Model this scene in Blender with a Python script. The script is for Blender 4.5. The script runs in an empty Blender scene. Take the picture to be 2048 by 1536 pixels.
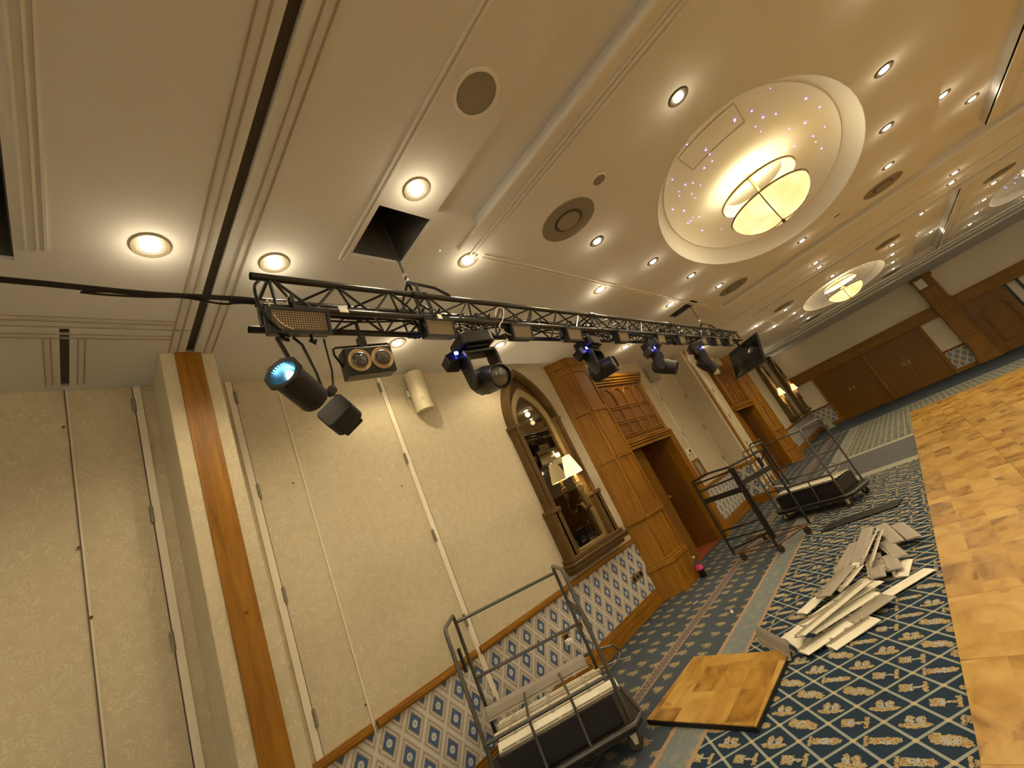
import bpy, bmesh, math, random
from mathutils import Vector, Matrix
random.seed(7)
C = bpy.context.scene.collection
PI = math.pi
S = bpy.context.scene

# ------------------------------------------------------------------ camera
cam_d = bpy.data.cameras.new('camera'); cam = bpy.data.objects.new('camera', cam_d); C.objects.link(cam)
cam_d.sensor_width = 36; cam_d.lens = 853.96 / 2048 * 36; cam_d.clip_start = .02; cam_d.clip_end = 200
rx = Vector((0.61972889, 0.66835546, -0.41138435)); dn = Vector((-0.50768915, -0.05832447, -0.85956383)); fw = Vector((-0.59848795, 0.74155191, 0.30317146))
M = Matrix((rx, -dn, -fw)).transposed().to_4x4(); M.translation = Vector((3.5, 0, 1.54))
cam.matrix_world = M
S.camera = cam
# ------------------------------------------------------------------ world, exposure
w = bpy.data.worlds.new('world'); S.world = w; w.use_nodes = True
w.node_tree.nodes['Background'].inputs[0].default_value = (1, .76, .48, 1)
w.node_tree.nodes['Background'].inputs[1].default_value = .02
S.view_settings.view_transform = 'Standard'; S.view_settings.look = 'None'; S.view_settings.gamma = 1
S.view_settings.use_curve_mapping = False
S.view_settings.exposure = 0.95
LAMP = (1.0, .79, .48)      # warm tungsten colour of the room's lamps
P_DOWN = 19.0               # watts per downlight
P_CHAN = 4.2               # chandelier bulb
H = 3.55                    # ceiling height

# ------------------------------------------------------------------ material helpers
class X:                     # shader math expression
    nt = None
    def __init__(s, k): s.k = k
    @staticmethod
    def op(o, a, b=None, c=None):
        n = X.nt.nodes.new('ShaderNodeMath'); n.operation = o
        for i, v in enumerate((a, b, c)):
            if v is None: continue
            if isinstance(v, X): X.nt.links.new(v.k, n.inputs[i])
            else: n.inputs[i].default_value = v
        return X(n.outputs[0])
    def __add__(s, o): return X.op('ADD', s, o)
    __radd__ = __add__
    def __sub__(s, o): return X.op('SUBTRACT', s, o)
    def __rsub__(s, o): return X.op('SUBTRACT', o, s)
    def __mul__(s, o): return X.op('MULTIPLY', s, o)
    __rmul__ = __mul__
    def __truediv__(s, o): return X.op('DIVIDE', s, o)
    def __lt__(s, o): return X.op('LESS_THAN', s, o)
    def __gt__(s, o): return X.op('GREATER_THAN', s, o)
    def abs(s): return X.op('ABSOLUTE', s)
    def fr(s): return X.op('FRACT', s)
    def fl(s): return X.op('FLOOR', s)
def mx(a, b): return X.op('MAXIMUM', a, b)
def mn(a, b): return X.op('MINIMUM', a, b)
def eq(a, v): return (a - v).abs() < .25
MATS = {}
def newmat(name, rough=.6, metal=0., spec=.4):
    m = bpy.data.materials.new(name); m.use_nodes = True; MATS[name] = m
    X.nt = m.node_tree; b = m.node_tree.nodes['Principled BSDF']
    b.inputs['Roughness'].default_value = rough; b.inputs['Metallic'].default_value = metal
    b.inputs['Specular IOR Level'].default_value = spec
    return m, b
def coords(kind='Object'):
    t = X.nt.nodes.new('ShaderNodeTexCoord'); s = X.nt.nodes.new('ShaderNodeSeparateXYZ')
    X.nt.links.new(t.outputs[kind], s.inputs[0]); return X(s.outputs[0]), X(s.outputs[1]), X(s.outputs[2]), t.outputs[kind]
def vec(a, b, c=0.):
    n = X.nt.nodes.new('ShaderNodeCombineXYZ')
    for i, v in enumerate((a, b, c)):
        if isinstance(v, X): X.nt.links.new(v.k, n.inputs[i])
        else: n.inputs[i].default_value = v
    return n.outputs[0]
def noise(v, scale, detail=2., dist=0., rough=.5):
    n = X.nt.nodes.new('ShaderNodeTexNoise'); n.inputs['Scale'].default_value = scale; n.inputs['Detail'].default_value = detail
    n.inputs['Distortion'].default_value = dist; n.inputs['Roughness'].default_value = rough
    if v is not None: X.nt.links.new(v, n.inputs['Vector'])
    return X(n.outputs['Fac'])
def white(v):
    n = X.nt.nodes.new('ShaderNodeTexWhiteNoise'); n.noise_dimensions = '3D'; X.nt.links.new(v, n.inputs['Vector']); return X(n.outputs['Value'])
def mix(f, a, b):
    n = X.nt.nodes.new('ShaderNodeMix'); n.data_type = 'RGBA'
    if isinstance(f, X): X.nt.links.new(f.k, n.inputs[0])
    else: n.inputs[0].default_value = f
    for i, v in ((6, a), (7, b)):
        if isinstance(v, tuple): n.inputs[i].default_value = (*v, 1)
        else: X.nt.links.new(v, n.inputs[i])
    return n.outputs[2]
def ramp(f, stops):
    n = X.nt.nodes.new('ShaderNodeValToRGB'); X.nt.links.new(f.k, n.inputs[0]); r = n.color_ramp
    r.elements[0].position, r.elements[0].color = stops[0][0], (*stops[0][1], 1)
    r.elements[1].position, r.elements[1].color = stops[-1][0], (*stops[-1][1], 1)
    for p, c in stops[1:-1]: e = r.elements.new(p); e.color = (*c, 1)
    return n.outputs[0]
def setc(b, c):
    if isinstance(c, tuple): b.inputs['Base Color'].default_value = (*c, 1)
    else: X.nt.links.new(c, b.inputs['Base Color'])
def bump(b, h, s=.2, d=.01):
    n = X.nt.nodes.new('ShaderNodeBump'); n.inputs['Strength'].default_value = s; n.inputs['Distance'].default_value = d
    X.nt.links.new(h.k, n.inputs['Height']); X.nt.links.new(n.outputs[0], b.inputs['Normal'])
def plain(name, c, rough=.5, metal=0., var=.12, scale=14, spec=.4, bmp=0.):
    m, b = newmat(name, rough, metal, spec); _, _, _, o = coords()
    n = noise(o, scale, 4)
    setc(b, mix(n, tuple(v * (1 - var) for v in c), tuple(min(1, v * (1 + var)) for v in c)))
    if bmp: bump(b, noise(o, scale * 6, 3), bmp, .004)
    return m
def emit(name, c, s, base=(.8, .8, .8)):
    m, b = newmat(name, .4); setc(b, base); b.inputs['Emission Color'].default_value = (*c, 1); b.inputs['Emission Strength'].default_value = s
    return m
def wood(name, a, bcol, axis='z', rough=.42, scale=9.):
    m, b = newmat(name, rough, 0, .32); x, y, z, o = coords()
    k = .09
    v = {'z': vec(x, y, z * k), 'y': vec(x, y * k, z), 'x': vec(x * k, y, z)}[axis]
    n = noise(v, scale * 2.2, 6, .6, .6); n2 = noise(v, scale * 14, 2)
    f = n * .8 + n2 * .25
    setc(b, ramp(f, [(.3, a), (.52, tuple((p + q) / 2 for p, q in zip(a, bcol))), (.75, bcol)]))
    return m
plain('ceiling_paint', (.78, .81, .86), .75, var=.02, scale=1.2, spec=.2)
plain('ceiling_shine', (.84, .86, .88), .45, var=.02, spec=.5)
plain('cream_paint', (.74, .68, .55), .55, var=.03)
plain('white_gloss', (.80, .74, .62), .3, var=.03)
plain('dark_void', (.03, .035, .04), .9)
plain('hatch_grey', (.10, .105, .115), .8)
plain('slot_dark', (.085, .075, .058), .7)
plain('line_grey', (.40, .36, .30), .6)
plain('truss_black', (.014, .015, .016), .28, var=.3, spec=.6)
plain('fixture_black', (.010, .010, .011), .38, var=.3, spec=.5)
plain('fixture_grey', (.022, .024, .025), .5, var=.2)
plain('cable_black', (.008, .008, .008), .5)
plain('cable_white', (.7, .62, .52), .5)
plain('steel', (.30, .29, .28), .32, .9)
plain('trolley_steel', (.13, .125, .12), .38, .85, var=.25, scale=30)
plain('cage_black', (.02, .018, .016), .45, .2, var=.3)
plain('cage_rust', (.14, .075, .035), .7, .2, var=.4, scale=25)
plain('brass', (.42, .30, .12), .35, .9)
plain('dark_plastic', (.012, .012, .013), .45)
plain('rubber', (.05, .04, .03), .8)
plain('white_plastic', (.78, .76, .68), .45)
plain('speaker_cream', (.62, .57, .40), .55, var=.04)
plain('speaker_grey', (.30, .29, .25), .6, var=.05)
plain('profile_grey', (.34, .31, .27), .5, .1, var=.1, scale=18)
plain('profile_white', (.74, .72, .62), .45, 0, var=.08, scale=18)
plain('profile_edge', (.42, .38, .30), .5, .2, var=.25, scale=40)
plain('lens_glass', (.12, .12, .12), .08, .3, spec=.9)
plain('black_glass', (.006, .007, .008), .05, .0, spec=.9)
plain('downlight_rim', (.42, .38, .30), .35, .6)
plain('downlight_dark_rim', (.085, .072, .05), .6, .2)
plain('speaker_mesh', (.30, .285, .24), .8, var=.03, scale=60)
plain('vent_grey', (.26, .24, .20), .6, var=.05)
plain('bronze', (.13, .078, .026), .42, .45, var=.35, scale=16)
plain('brass_ring', (.62, .48, .26), .5, .0)
plain('bronze_light', (.27, .20, .10), .42, .3, var=.2, scale=16)
plain('red_carpet', (.25, .05, .01), .8)
plain('pink_label', (.70, .08, .20), .5)
plain('cola', (.012, .006, .004), .1, spec=.8)
plain('lino_grey', (.16, .17, .18), .35)
plain('green_stand', (.45, .47, .34), .6)
wood('oak', (.15, .058, .002), (.36, .165, .009))
wood('oak_y', (.15, .058, .002), (.36, .165, .009), 'y')
wood('oak_x', (.15, .058, .002), (.36, .165, .009), 'x')
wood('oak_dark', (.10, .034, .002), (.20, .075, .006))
wood('oak_door', (.14, .058, .003), (.24, .105, .008), 'z', .35)
emit('lamp_white', (1, .88, .66), 14); emit('lamp_bowl', (1, .78, .36), .62, (.5, .42, .22))
emit('lamp_shade', (1, .80, .42), .62, (.6, .52, .32)); emit('blue_led', (.05, .08, 1), 22); emit('star_led', (.30, .16, 1), 5)
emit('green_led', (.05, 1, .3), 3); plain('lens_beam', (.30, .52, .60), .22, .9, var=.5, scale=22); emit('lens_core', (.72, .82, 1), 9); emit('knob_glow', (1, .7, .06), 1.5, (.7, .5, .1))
emit('screen_dot', (.8, 1, .8), 6)
m = MATS['lamp_shade']; X.nt = m.node_tree; b = X.nt.nodes['Principled BSDF']; x, y, z, o = coords()
ang = X.op('ARCTAN2', y, x); pl = X.op('SINE', ang * 46.) * .5 + .5
setc(b, mix(pl, (.75, .62, .38), (.95, .85, .62)))
X.nt.links.new(mix(pl, (.85, .60, .25), (1, .82, .48)), b.inputs['Emission Color'])
# alabaster bowl
m = MATS['lamp_bowl']; X.nt = m.node_tree; b = X.nt.nodes['Principled BSDF']; x, y, z, o = coords()
n = noise(o, 3.2, 2, .4); X.nt.links.new(mix((n - .35) * 3., (1, .66, .24), (1, .90, .52)), b.inputs['Emission Color'])
# clear bottle
m, b = newmat('clear_plastic', .05); setc(b, (.9, .9, .9)); b.inputs['Transmission Weight'].default_value = 1; b.inputs['IOR'].default_value = 1.2
m, b = newmat('mirror_glass', .02, 1.0); setc(b, (.24, .21, .15))
# LED panel face : grid of cream cells
m, b = newmat('led_face', .4); x, y, z, o = coords()
a = (y * 92.).fr() - .5; c = (z * 92.).fr() - .5
d = X.op('SQRT', a * a + c * c)
setc(b, mix(d < .30, (.10, .07, .035), (.58, .47, .30)))
# wallpaper cream with scrolls
def wallpaper(name, base, lite):
    m, b = newmat(name, .6, 0, .3); x, y, z, o = coords()
    n = noise(vec(x, y, z), 8, 1., 2.6); r = ((n * 8.).fr() - .5).abs()
    msk = (r < .17) * (noise(o, 14, 1) > .44)
    big = noise(o, 1.1, 3)
    c = mix(msk * .62, mix(big, tuple(v * .95 for v in base), base), lite)
    setc(b, c); bump(b, msk, .12, .003)
    return m
wallpaper('wallpaper', (.54, .48, .345), (.66, .60, .46))
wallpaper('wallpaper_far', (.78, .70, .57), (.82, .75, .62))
# patterned dado paper: h = horizontal coordinate
def dado(name, ax, h0=2.909):
    m, b = newmat(name, .55, 0, .3); x, y, z, o = coords(); h = x if ax == 'x' else y
    a, k = h / .208, z / .294
    u = a + k - (h0 / .208 + .662 / .294) + .5; v = a - k - (h0 / .208 - .662 / .294) + .5
    du = u.fr() - .5; dv = v.fr() - .5
    d = mx(du.abs(), dv.abs())
    ph = (du + dv) * .104; pz = (du - dv) * .147
    r = X.op('SQRT', ph * ph + pz * pz * .75)
    cream = (.62, .58, .49); brown = (.27, .21, .16); grey = (.45, .43, .40)
    c = mix(d > .455, mix(noise(o, 60, 2) * .6, grey, (.55, .52, .46)), cream)
    c = mix((d > .36) * (d < .395), c, brown)
    c = mix((d > .29) * (d < .36), c, (.55, .51, .43))
    c = mix((d > .245) * (d < .285), c, brown)
    c = mix(d < .245, c, mix(noise(o, 40, 3), (.05, .10, .24), (.10, .17, .34)))
    c = mix((d > .185) * (d < .205), c, (.04, .07, .16))
    c = mix(r < .021, c, (.55, .56, .50)); c = mix(r < .009, c, (.35, .38, .38))
    setc(b, c); return m
dado('dado_left', 'y'); dado('dado_far', 'x'); dado('dado_end', 'x', 2.6)
# carpet
def carpet():
    m, b = newmat('carpet', .95, 0, .1); x, y, z, o = coords()
    wob = noise(o, 62, 1) - .5; wob2 = noise(vec(y, x), 55, 1) - .5
    fuzz = noise(o, 260, 2)
    # lattice
    u = x / .257 + y / .272 - 21.70; v = x / .257 - y / .272 + .969
    fu = u.fr(); fv = v.fr(); du = fu - .5; dv = fv - .5
    px = (du + dv) * .1285 * .84 + wob * .022; py = (du - dv) * .136 * .80 + wob2 * .022
    rnd = (white(vec(u.fl(), v.fl(), 3.)) * 4.).fl()
    apx = px.abs(); apy = py.abs()
    sq = lambda a: a * a
    barrel = (sq(px / .044) + sq(py / .030) < 1.); wing = (sq((px + .045) / .022) + sq((py - .012) / .03) < 1.)
    t0 = mx(barrel, mx(wing, (sq((px - .046) / .02) + sq((py + .016) / .022) < 1.)))
    hull = (sq(px / .058) + sq((py + .022) / .02) < 1.) * (py < -.012)
    sail = mx((sq((px + .018) / .016) + sq((py - .008) / .03) < 1.), (sq((px - .02) / .018) + sq((py - .006) / .024) < 1.))
    t1 = mx(hull, sail)
    t2 = mx((apx < .052) * (apy < .019), mx(((px + .062).abs() < .007) * (apy < .030), ((px - .052).abs() < .012) * (apy < .012)))
    t3 = mx(((px + .028).abs() < .026) * (apy < .026), mx(((px - .045).abs() < .009) * (apy < .036), (apx < .05) * (apy < .006)))
    mot = eq(rnd, 0.) * t0 + eq(rnd, 1.) * t1 + eq(rnd, 2.) * t2 + eq(rnd, 3.) * t3
    inner = (apx < .028) * (apy < .017)
    tan = mix(noise(o, 38, 2) > .54, (.42, .36, .20), (.42, .27, .12))
    tan = mix(inner * (noise(o, 30, 1) > .45), tan, (.42, .43, .40))
    tan = mix((noise(vec(x, y, 4.), 120, 1) > .60), tan, (.10, .085, .07))
    navy = mix(noise(o, 200, 2), (.012, .028, .058), (.028, .052, .088))
    fieldB = mix(mot, navy, tan)
    ln = mx(du.abs(), dv.abs()) > .456
    node = mn(du.abs(), dv.abs()) > .44
    fieldB = mix(ln, fieldB, mix(noise(o, 150, 1), (.24, .29, .28), (.36, .40, .36)))
    fieldB = mix(node, fieldB, (.55, .42, .22))
    # border field with scattered emblems
    ax = x / .205; row = ax.fl(); ay = y / .185 + row * .37; ja = white(vec(row, ay.fl(), 1.)) - .5; jb = white(vec(row, ay.fl(), 2.)) - .5
    ex0 = (ax.fr() - .5) * .205 + wob * .09 + ja * .06; ey0 = (ay.fr() - .5) * .185 + wob2 * .09 + jb * .05; ex = ex0 * .8 + ey0 * ja; ey = ey0 * .85 - ex0 * ja
    em = mx((sq(ex / .045) + sq(ey / .026) < 1.), (sq((ex - .02) / .018) + sq((ey + .004) / .042) < 1.))
    blue = mix(noise(o, 200, 2), (.045, .062, .085), (.075, .095, .12))
    fieldA = mix(em, blue, mix(noise(o, 90, 2) > .5, (.34, .28, .16), (.24, .20, .13)))
    # greek key line
    kx = x - .80
    kb = kx.abs() < .058
    key = mx(((kx.abs() - .028).abs() < .005) * (((y / .06).fr() > .5)), (kx.abs() < .028) * (((y / .03).fr() - .5).abs() > .30))
    fieldA = mix(kb, fieldA, mix(key, (.26, .20, .16), (.035, .04, .055)))
    # light strips
    def strip(base, d, half):
        s = mix(noise(o, 14, 4) > .56, (.20, .235, .25), (.27, .28, .24))
        s = mix(fuzz * .35, s, (.14, .16, .17))
        e = ((d.abs() - half).abs() < .016)
        s = mix(e, s, mix(((x + y) / .02).fr() > .5, (.36, .22, .14), (.42, .32, .22)))
        return mix(d.abs() < half + .016, base, s)
    midA = mix(noise(vec(x * 3., y), 22, 2) > .55, (.085, .095, .115), (.20, .19, .16))
    farC = mix(mx(((x / .12).fr() > .7), (noise(vec(x, y), 14, 2) > .56)), (.11, .125, .12), (.24, .235, .18))
    inner_f = mix(y > 9.05, fieldB, mix(y > 11.4, midA, farC))
    inner_f = mix((y - 9.0).abs() < .16, inner_f, (.34, .34, .29))
    inner_f = mix((y - 11.4).abs() < .13, inner_f, (.34, .34, .27))
    c = mix(mn(x, 20. - x) > 1.45, fieldA, inner_f)
    c = strip(c, x - 1.45, .12)
    c = mix(y > 17.2, c, blue); c = mix((y - 17.2).abs() < .07, c, (.34, .34, .30))
    c = mix(fuzz * .25, c, (.02, .02, .03))
    setc(b, c); bump(b, fuzz, .3, .004)
carpet()
# dance floor parquet; random per panel
def parquet():
    m, b = newmat('dance_parquet', .28, 0, .45); x, y, z, o = coords()
    oi = X.nt.nodes.new('ShaderNodeObjectInfo'); r = X(oi.outputs['Random'])
    bx = (x / .19).fl(); sh = white(vec(bx, 1., r * 50.)); by = (y / .34 + sh).fl()
    t = white(vec(bx, by, r * 90.))
    big = noise(vec(x + r * 40., y * .5, bx * .37 + by), 5.5, 4, 1.3)
    c = ramp(big * .75 + t * .25, [(.30, (.17, .08, .015)), (.42, (.34, .185, .035)), (.55, (.43, .26, .06)), (.72, (.52, .34, .10))])
    dark = noise(vec(x + r * 17., y, r * 9.), 3.1, 5, .8)
    c = mix((dark > .68) * .45, c, (.20, .10, .03))
    setc(b, c)
parquet()

# ------------------------------------------------------------------ mesh helpers
def xf(loc=(0, 0, 0), rz=0., ry=0., rx_=0.):
    return Matrix.Translation(Vector(loc)) @ Matrix.Rotation(rz, 4, 'Z') @ Matrix.Rotation(ry, 4, 'Y') @ Matrix.Rotation(rx_, 4, 'X')
class MB:
    def __init__(s, mat=None): s.v = []; s.f = []; s.M = mat or Matrix()
    def add(s, vs, fs, M=None):
        n = len(s.v); T = s.M @ (M if M else Matrix())
        s.v += [T @ Vector(p) for p in vs]; s.f += [tuple(i + n for i in f) for f in fs]; return s
    def box(s, a, b, M=None):
        x0, y0, z0 = a; x1, y1, z1 = b
        x0, x1 = min(x0, x1), max(x0, x1); y0, y1 = min(y0, y1), max(y0, y1); z0, z1 = min(z0, z1), max(z0, z1)
        return s.add([(x0, y0, z0), (x1, y0, z0), (x1, y1, z0), (x0, y1, z0), (x0, y0, z1), (x1, y0, z1), (x1, y1, z1), (x0, y1, z1)],
                     [(0, 3, 2, 1), (4, 5, 6, 7), (0, 1, 5, 4), (1, 2, 6, 5), (2, 3, 7, 6), (3, 0, 4, 7)], M)
    def cbox(s, c, d, M=None): return s.box([c[i] - d[i] / 2 for i in range(3)], [c[i] + d[i] / 2 for i in range(3)], M)
    def tube(s, pts, r, n=8, cap=True, closed=False):
        pts = [Vector(p) for p in pts]; N = len(pts); vs = []; fs = []; up = None
        for i, p in enumerate(pts):
            a = pts[(i - 1) % N] if (i > 0 or closed) else p; b = pts[(i + 1) % N] if (i < N - 1 or closed) else p
            t = (b - a).normalized()
            if up is None: up = t.orthogonal().normalized()
            up = (up - t * up.dot(t))
            if up.length < 1e-5: up = t.orthogonal()
            up.normalize(); q = t.cross(up)
            rr = r[i] if isinstance(r, (list, tuple)) else r
            for k in range(n):
                a_ = 2 * PI * k / n; vs.append(p + (up * math.cos(a_) + q * math.sin(a_)) * rr)
        m = N if closed else N - 1
        for i in range(m):
            j = (i + 1) % N
            for k in range(n): fs.append((i * n + k, i * n + (k + 1) % n, j * n + (k + 1) % n, j * n + k))
        if cap and not closed: fs.append(tuple(range(n))[::-1]); fs.append(tuple((N - 1) * n + k for k in range(n)))
        return s.add(vs, fs)
    def lathe(s, prof, n=24, M=None, sx=1., sy=1., cap=False):
        vs = []; fs = []
        for r, z in prof:
            for k in range(n):
                a = 2 * PI * k / n; vs.append((r * math.cos(a) * sx, r * math.sin(a) * sy, z))
        for i in range(len(prof) - 1):
            for k in range(n): fs.append((i * n + k, i * n + (k + 1) % n, (i + 1) * n + (k + 1) % n, (i + 1) * n + k))
        if cap: fs.append(tuple(range(n))[::-1]); fs.append(tuple((len(prof) - 1) * n + k for k in range(n)))
        return s.add(vs, fs, M)
    def prism(s, poly, d, M=None):        # poly in xy, extruded z 0..d
        n = len(poly); vs = [(x, y, 0) for x, y in poly] + [(x, y, d) for x, y in poly]
        fs = [tuple(range(n))[::-1], tuple(range(n, 2 * n))] + [(i, (i + 1) % n, n + (i + 1) % n, n + i) for i in range(n)]
        return s.add(vs, fs, M)
    def ringprism(s, outer, inner, d, M=None):
        n = len(outer); vs = [(x, y, 0) for x, y in outer] + [(x, y, 0) for x, y in inner] + [(x, y, d) for x, y in outer] + [(x, y, d) for x, y in inner]
        fs = []
        for i in range(n):
            j = (i + 1) % n
            fs += [(i, n + i, n + j, j), (2 * n + i, 2 * n + j, 3 * n + j, 3 * n + i), (i, j, 2 * n + j, 2 * n + i), (n + i, 3 * n + i, 3 * n + j, n + j)]
        return s.add(vs, fs, M)
def obj(name, mb, mat, parent=None, origin=None, smooth=False, bev=0.):
    """link mb as one mesh object; origin = world point used as the object origin (its own if parent given: parent's)"""
    me = bpy.data.meshes.new(name)
    me.from_pydata([tuple(v) for v in mb.v], [], mb.f); me.validate(); me.update()
    bm = bmesh.new(); bm.from_mesh(me); bmesh.ops.recalc_face_normals(bm, faces=bm.faces); bm.to_mesh(me); bm.free()
    me.materials.append(MATS[mat] if isinstance(mat, str) else mat)
    o = bpy.data.objects.new(name, me); C.objects.link(o)
    if origin is not None:
        ov = Vector(origin); me.transform(Matrix.Translation(-ov)); o.location = ov
    if parent: o.parent = parent
    if smooth:
        for p in me.polygons: p.use_smooth = True
        try: me.set_sharp_from_angle(angle=math.radians(35))
        except Exception: pass
    if bev:
        md = o.modifiers.new('bevel', 'BEVEL'); md.width = bev; md.segments = 2; md.limit_method = 'ANGLE'; md.harden_normals = False
    return o
def tag(o, label, cat, group=None):
    o['label'] = label; o['category'] = cat
    if group: o['group'] = group
    return o
def thing(name, label, cat, loc=(0, 0, 0), rz=0, group=None):
    o = bpy.data.objects.new(name, None); C.objects.link(o); o.location = loc; o.rotation_euler = (0, 0, rz); o.empty_display_size = .05
    return tag(o, label, cat, group)
def struct(name, mb, mat, parent=None, **k):
    o = obj(name, mb, mat, parent, **k)
    if not parent: o['kind'] = 'structure'
    return o
def dup(root, loc=None, rz=None, label=None, group=None):
    r = root.copy(); C.objects.link(r)
    if loc is not None: r.location = loc
    if rz is not None: r.rotation_euler[2] = rz
    if label: r['label'] = label
    if group: r['group'] = group
    for ch in root.children:
        c = ch.copy(); C.objects.link(c); c.parent = r
        for g in ch.children:
            d = g.copy(); C.objects.link(d); d.parent = c
    return r
def sub(o, cutters):
    """boolean difference applied to the mesh data"""
    me_all = MB()
    for c in cutters: me_all.add(c.v, c.f)
    k = obj('cut', me_all, 'dark_void')
    md = o.modifiers.new('b', 'BOOLEAN'); md.object = k; md.operation = 'DIFFERENCE'; md.solver = 'EXACT'; md.use_self = True
    dg = bpy.context.evaluated_depsgraph_get(); dg.update()
    me = bpy.data.meshes.new_from_object(o.evaluated_get(dg)); o.modifiers.clear(); o.data = me
    bpy.data.objects.remove(k)

# ------------------------------------------------------------------ room shell
XR, Y0, Y1 = 15.0, -7.0, 21.3
struct('floor', MB().box((-1.5, Y0 - .2, -.1), (XR + .2, Y1 + .2, 0)), 'carpet')
ceil = struct('ceiling', MB().box((-.3, Y0 - .2, H), (XR + .2, Y1 + .3, 4.3)), 'ceiling_paint')
cuts = []
def cb(x0, x1, y0, y1, z1): cuts.append(MB().box((x0, y0, H - .1), (x1, y1, z1)))
cb(.42, XR - .3, .69, .745, H + .05)                       # folding-wall track across the ceiling
cb(.695, .71, Y0 + .3, .69, H + .03)                       # track along the wall
cb(.711, .712, .745, .746, H + .01)
cb(.05, .69, .095, .135, H + .03)
cb(.43, XR - .3, 9.94, 9.99, H + .05)
cb(1.21, 2.35, -.46, -.04, 4.15)                           # hatches
cb(1.60, 2.03, 1.42, 1.81, 4.15)
cb(1.45, 1.90, 6.95, 7.32, 4.15)
for k in range(3):                                          # recessed channels between the dropped ceiling panels
    cb(5.06 + 4.0 * k, 5.67 + 4.0 * k, 2.18, 8.68, H + .12)
    cb(5.06 + 4.0 * k, 5.67 + 4.0 * k, 10.75, 17.3, H + .16)
cb(1.90, XR - .9, 8.32, 8.681, H + .121)
cb(1.90, XR - .9, 10.74, 11.02, H + .122)
cb(2.10, XR - 1, 1.80, 2.18, H + .07)
DOMES = [(3.455 + 4.0 * i, yy) for yy in (5.36, 14.36) for i in range(3)]
for cx, cy in DOMES:
    cuts.append(MB(xf((cx, cy, 0))).lathe([(1, H - .05), (1, 4.2)], 48, sx=.97, sy=2.0, cap=True))
sub(ceil, cuts)
HC = H
tc = MB(); tc.box((.43, .692, H + .035), (XR - .31, .743, H + .048)); tc.box((.696, Y0 + .31, H + .015), (.709, .688, H + .028)); tc.box((.06, .098, H + .018), (.688, .132, H + .028)); tc.box((.44, 9.942, H + .035), (XR - .31, 9.988, H + .048))
obj('track_channel', tc, 'slot_dark', ceil)
for x0_, x1_, y0_, y1_ in ((1.21, 2.35, -.46, -.04), (1.60, 2.03, 1.42, 1.81), (1.45, 1.90, 6.95, 7.32)):
    hl = MB(); zz = (H + .025, 4.14)
    hl.box((x0_, y0_, zz[0]), (x0_ + .006, y1_, zz[1])); hl.box((x1_ - .006, y0_, zz[0]), (x1_, y1_, zz[1])); hl.box((x0_, y0_, zz[0]), (x1_, y0_ + .006, zz[1])); hl.box((x0_, y1_ - .006, zz[0]), (x1_, y1_, zz[1])); hl.box((x0_, y0_, 4.13), (x1_, y1_, 4.145))
    obj('hatch_lining', hl, 'hatch_grey', ceil)
# mouldings on the ceiling (fixed plaster strips)
tr = 0
def trimobj(mb, mat='ceiling_shine', **k):
    global tr; tr += 1; return struct('trim_%d' % tr, mb, mat, **k)
mb = MB()
for yy in (.60, .645, .80, .845): mb.box((.45, yy - .004, H - .006), (XR - .4, yy + .004, H + .01))
for xx in (.60, .64, .76, .80): mb.box((xx - .003, Y0 + .4, H - .005), (xx + .003, .60, H + .01))
for yy in (.03, .06, .17, .20): mb.box((.08, yy - .003, H - .005), (.60, yy + .003, H + .01))
trimobj(mb, 'line_grey')
mb = MB()
for yy in (1.36, 1.39): mb.box((1.55, yy - .007, H - .010), (4.5, yy + .005, H + .01))
for yy in (.06, .035, -.0): mb.box((1.30, yy - .005, H - .010), (4.5, yy + .005, H + .01))
for yy in (2.30, 2.335, 2.38): mb.box((1.80, yy - .006, H - .012), (XR - 1, yy + .006, H + .01))
mb.box((1.84, 2.17, H - .018), (XR - 1, 2.195, H + .02))
for yy in (9.3, 10.62): mb.box((1.85, yy - .008, H - .012), (XR - 1, yy + .008, H + .01))
mb.box((1.86, 8.675, H - .016), (XR - 1, 8.70, H + .02)); mb.box((1.86, 17.3, H - .03), (XR - 1, 17.36, H + .02))
mb.box((1.86, 11.015, H - .02), (XR - 1, 11.04, H + .02))
for k in range(3):
    x0 = 1.86 + 4 * k
    for dx in (-.012, -.045): mb.box((x0 + dx - .006, 2.43, H - .010), (x0 + dx + .006, 8.3, H + .01)); mb.box((x0 + dx - .006, 11.42, H - .010), (x0 + dx + .006, 17.3, H + .01))
    mb.box((x0 + 3.81, 2.2, H - .012), (x0 + 3.83, 8.3, H + .02)); mb.box((x0 + 3.81, 11.0, H - .012), (x0 + 3.83, 17.3, H + .02))
trimobj(mb)
mb = MB(); mb.box((0, 18.6, H - .07), (XR, Y1, H + .0)); mb.box((0, 17.95, H - .035), (XR, 18.6, H + .0)); trimobj(mb, 'ceiling_paint')

# left wall plane x=0, body behind it
YD0, YD1 = 6.08, 7.75      # doorway 1
YE0, YE1 = 12.25, 13.95    # doorway 2
wl = MB()
for a, b_ in ((Y0 - .2, YD0), (YD1, YE0), (YE1, Y1 + .2)): wl.box((-.14, a, 0), (0, b_, H))
for a, b_ in ((YD0, YD1), (YE0, YE1)): wl.box((-.14, a, 1.95), (0, b_, H))
struct('wall_left', wl, 'wallpaper')
struct('wall_far', MB().box((-.2, Y1, 0), (XR + .2, Y1 + .2, H + .0)), 'wallpaper_far')
struct('wall_right', MB().box((XR, Y0 - .2, 0), (XR + .2, Y1, H)), 'wallpaper')
struct('wall_back', MB().box((-.14, Y0 - .2, 0), (XR, Y0, H)), 'wallpaper')
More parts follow.
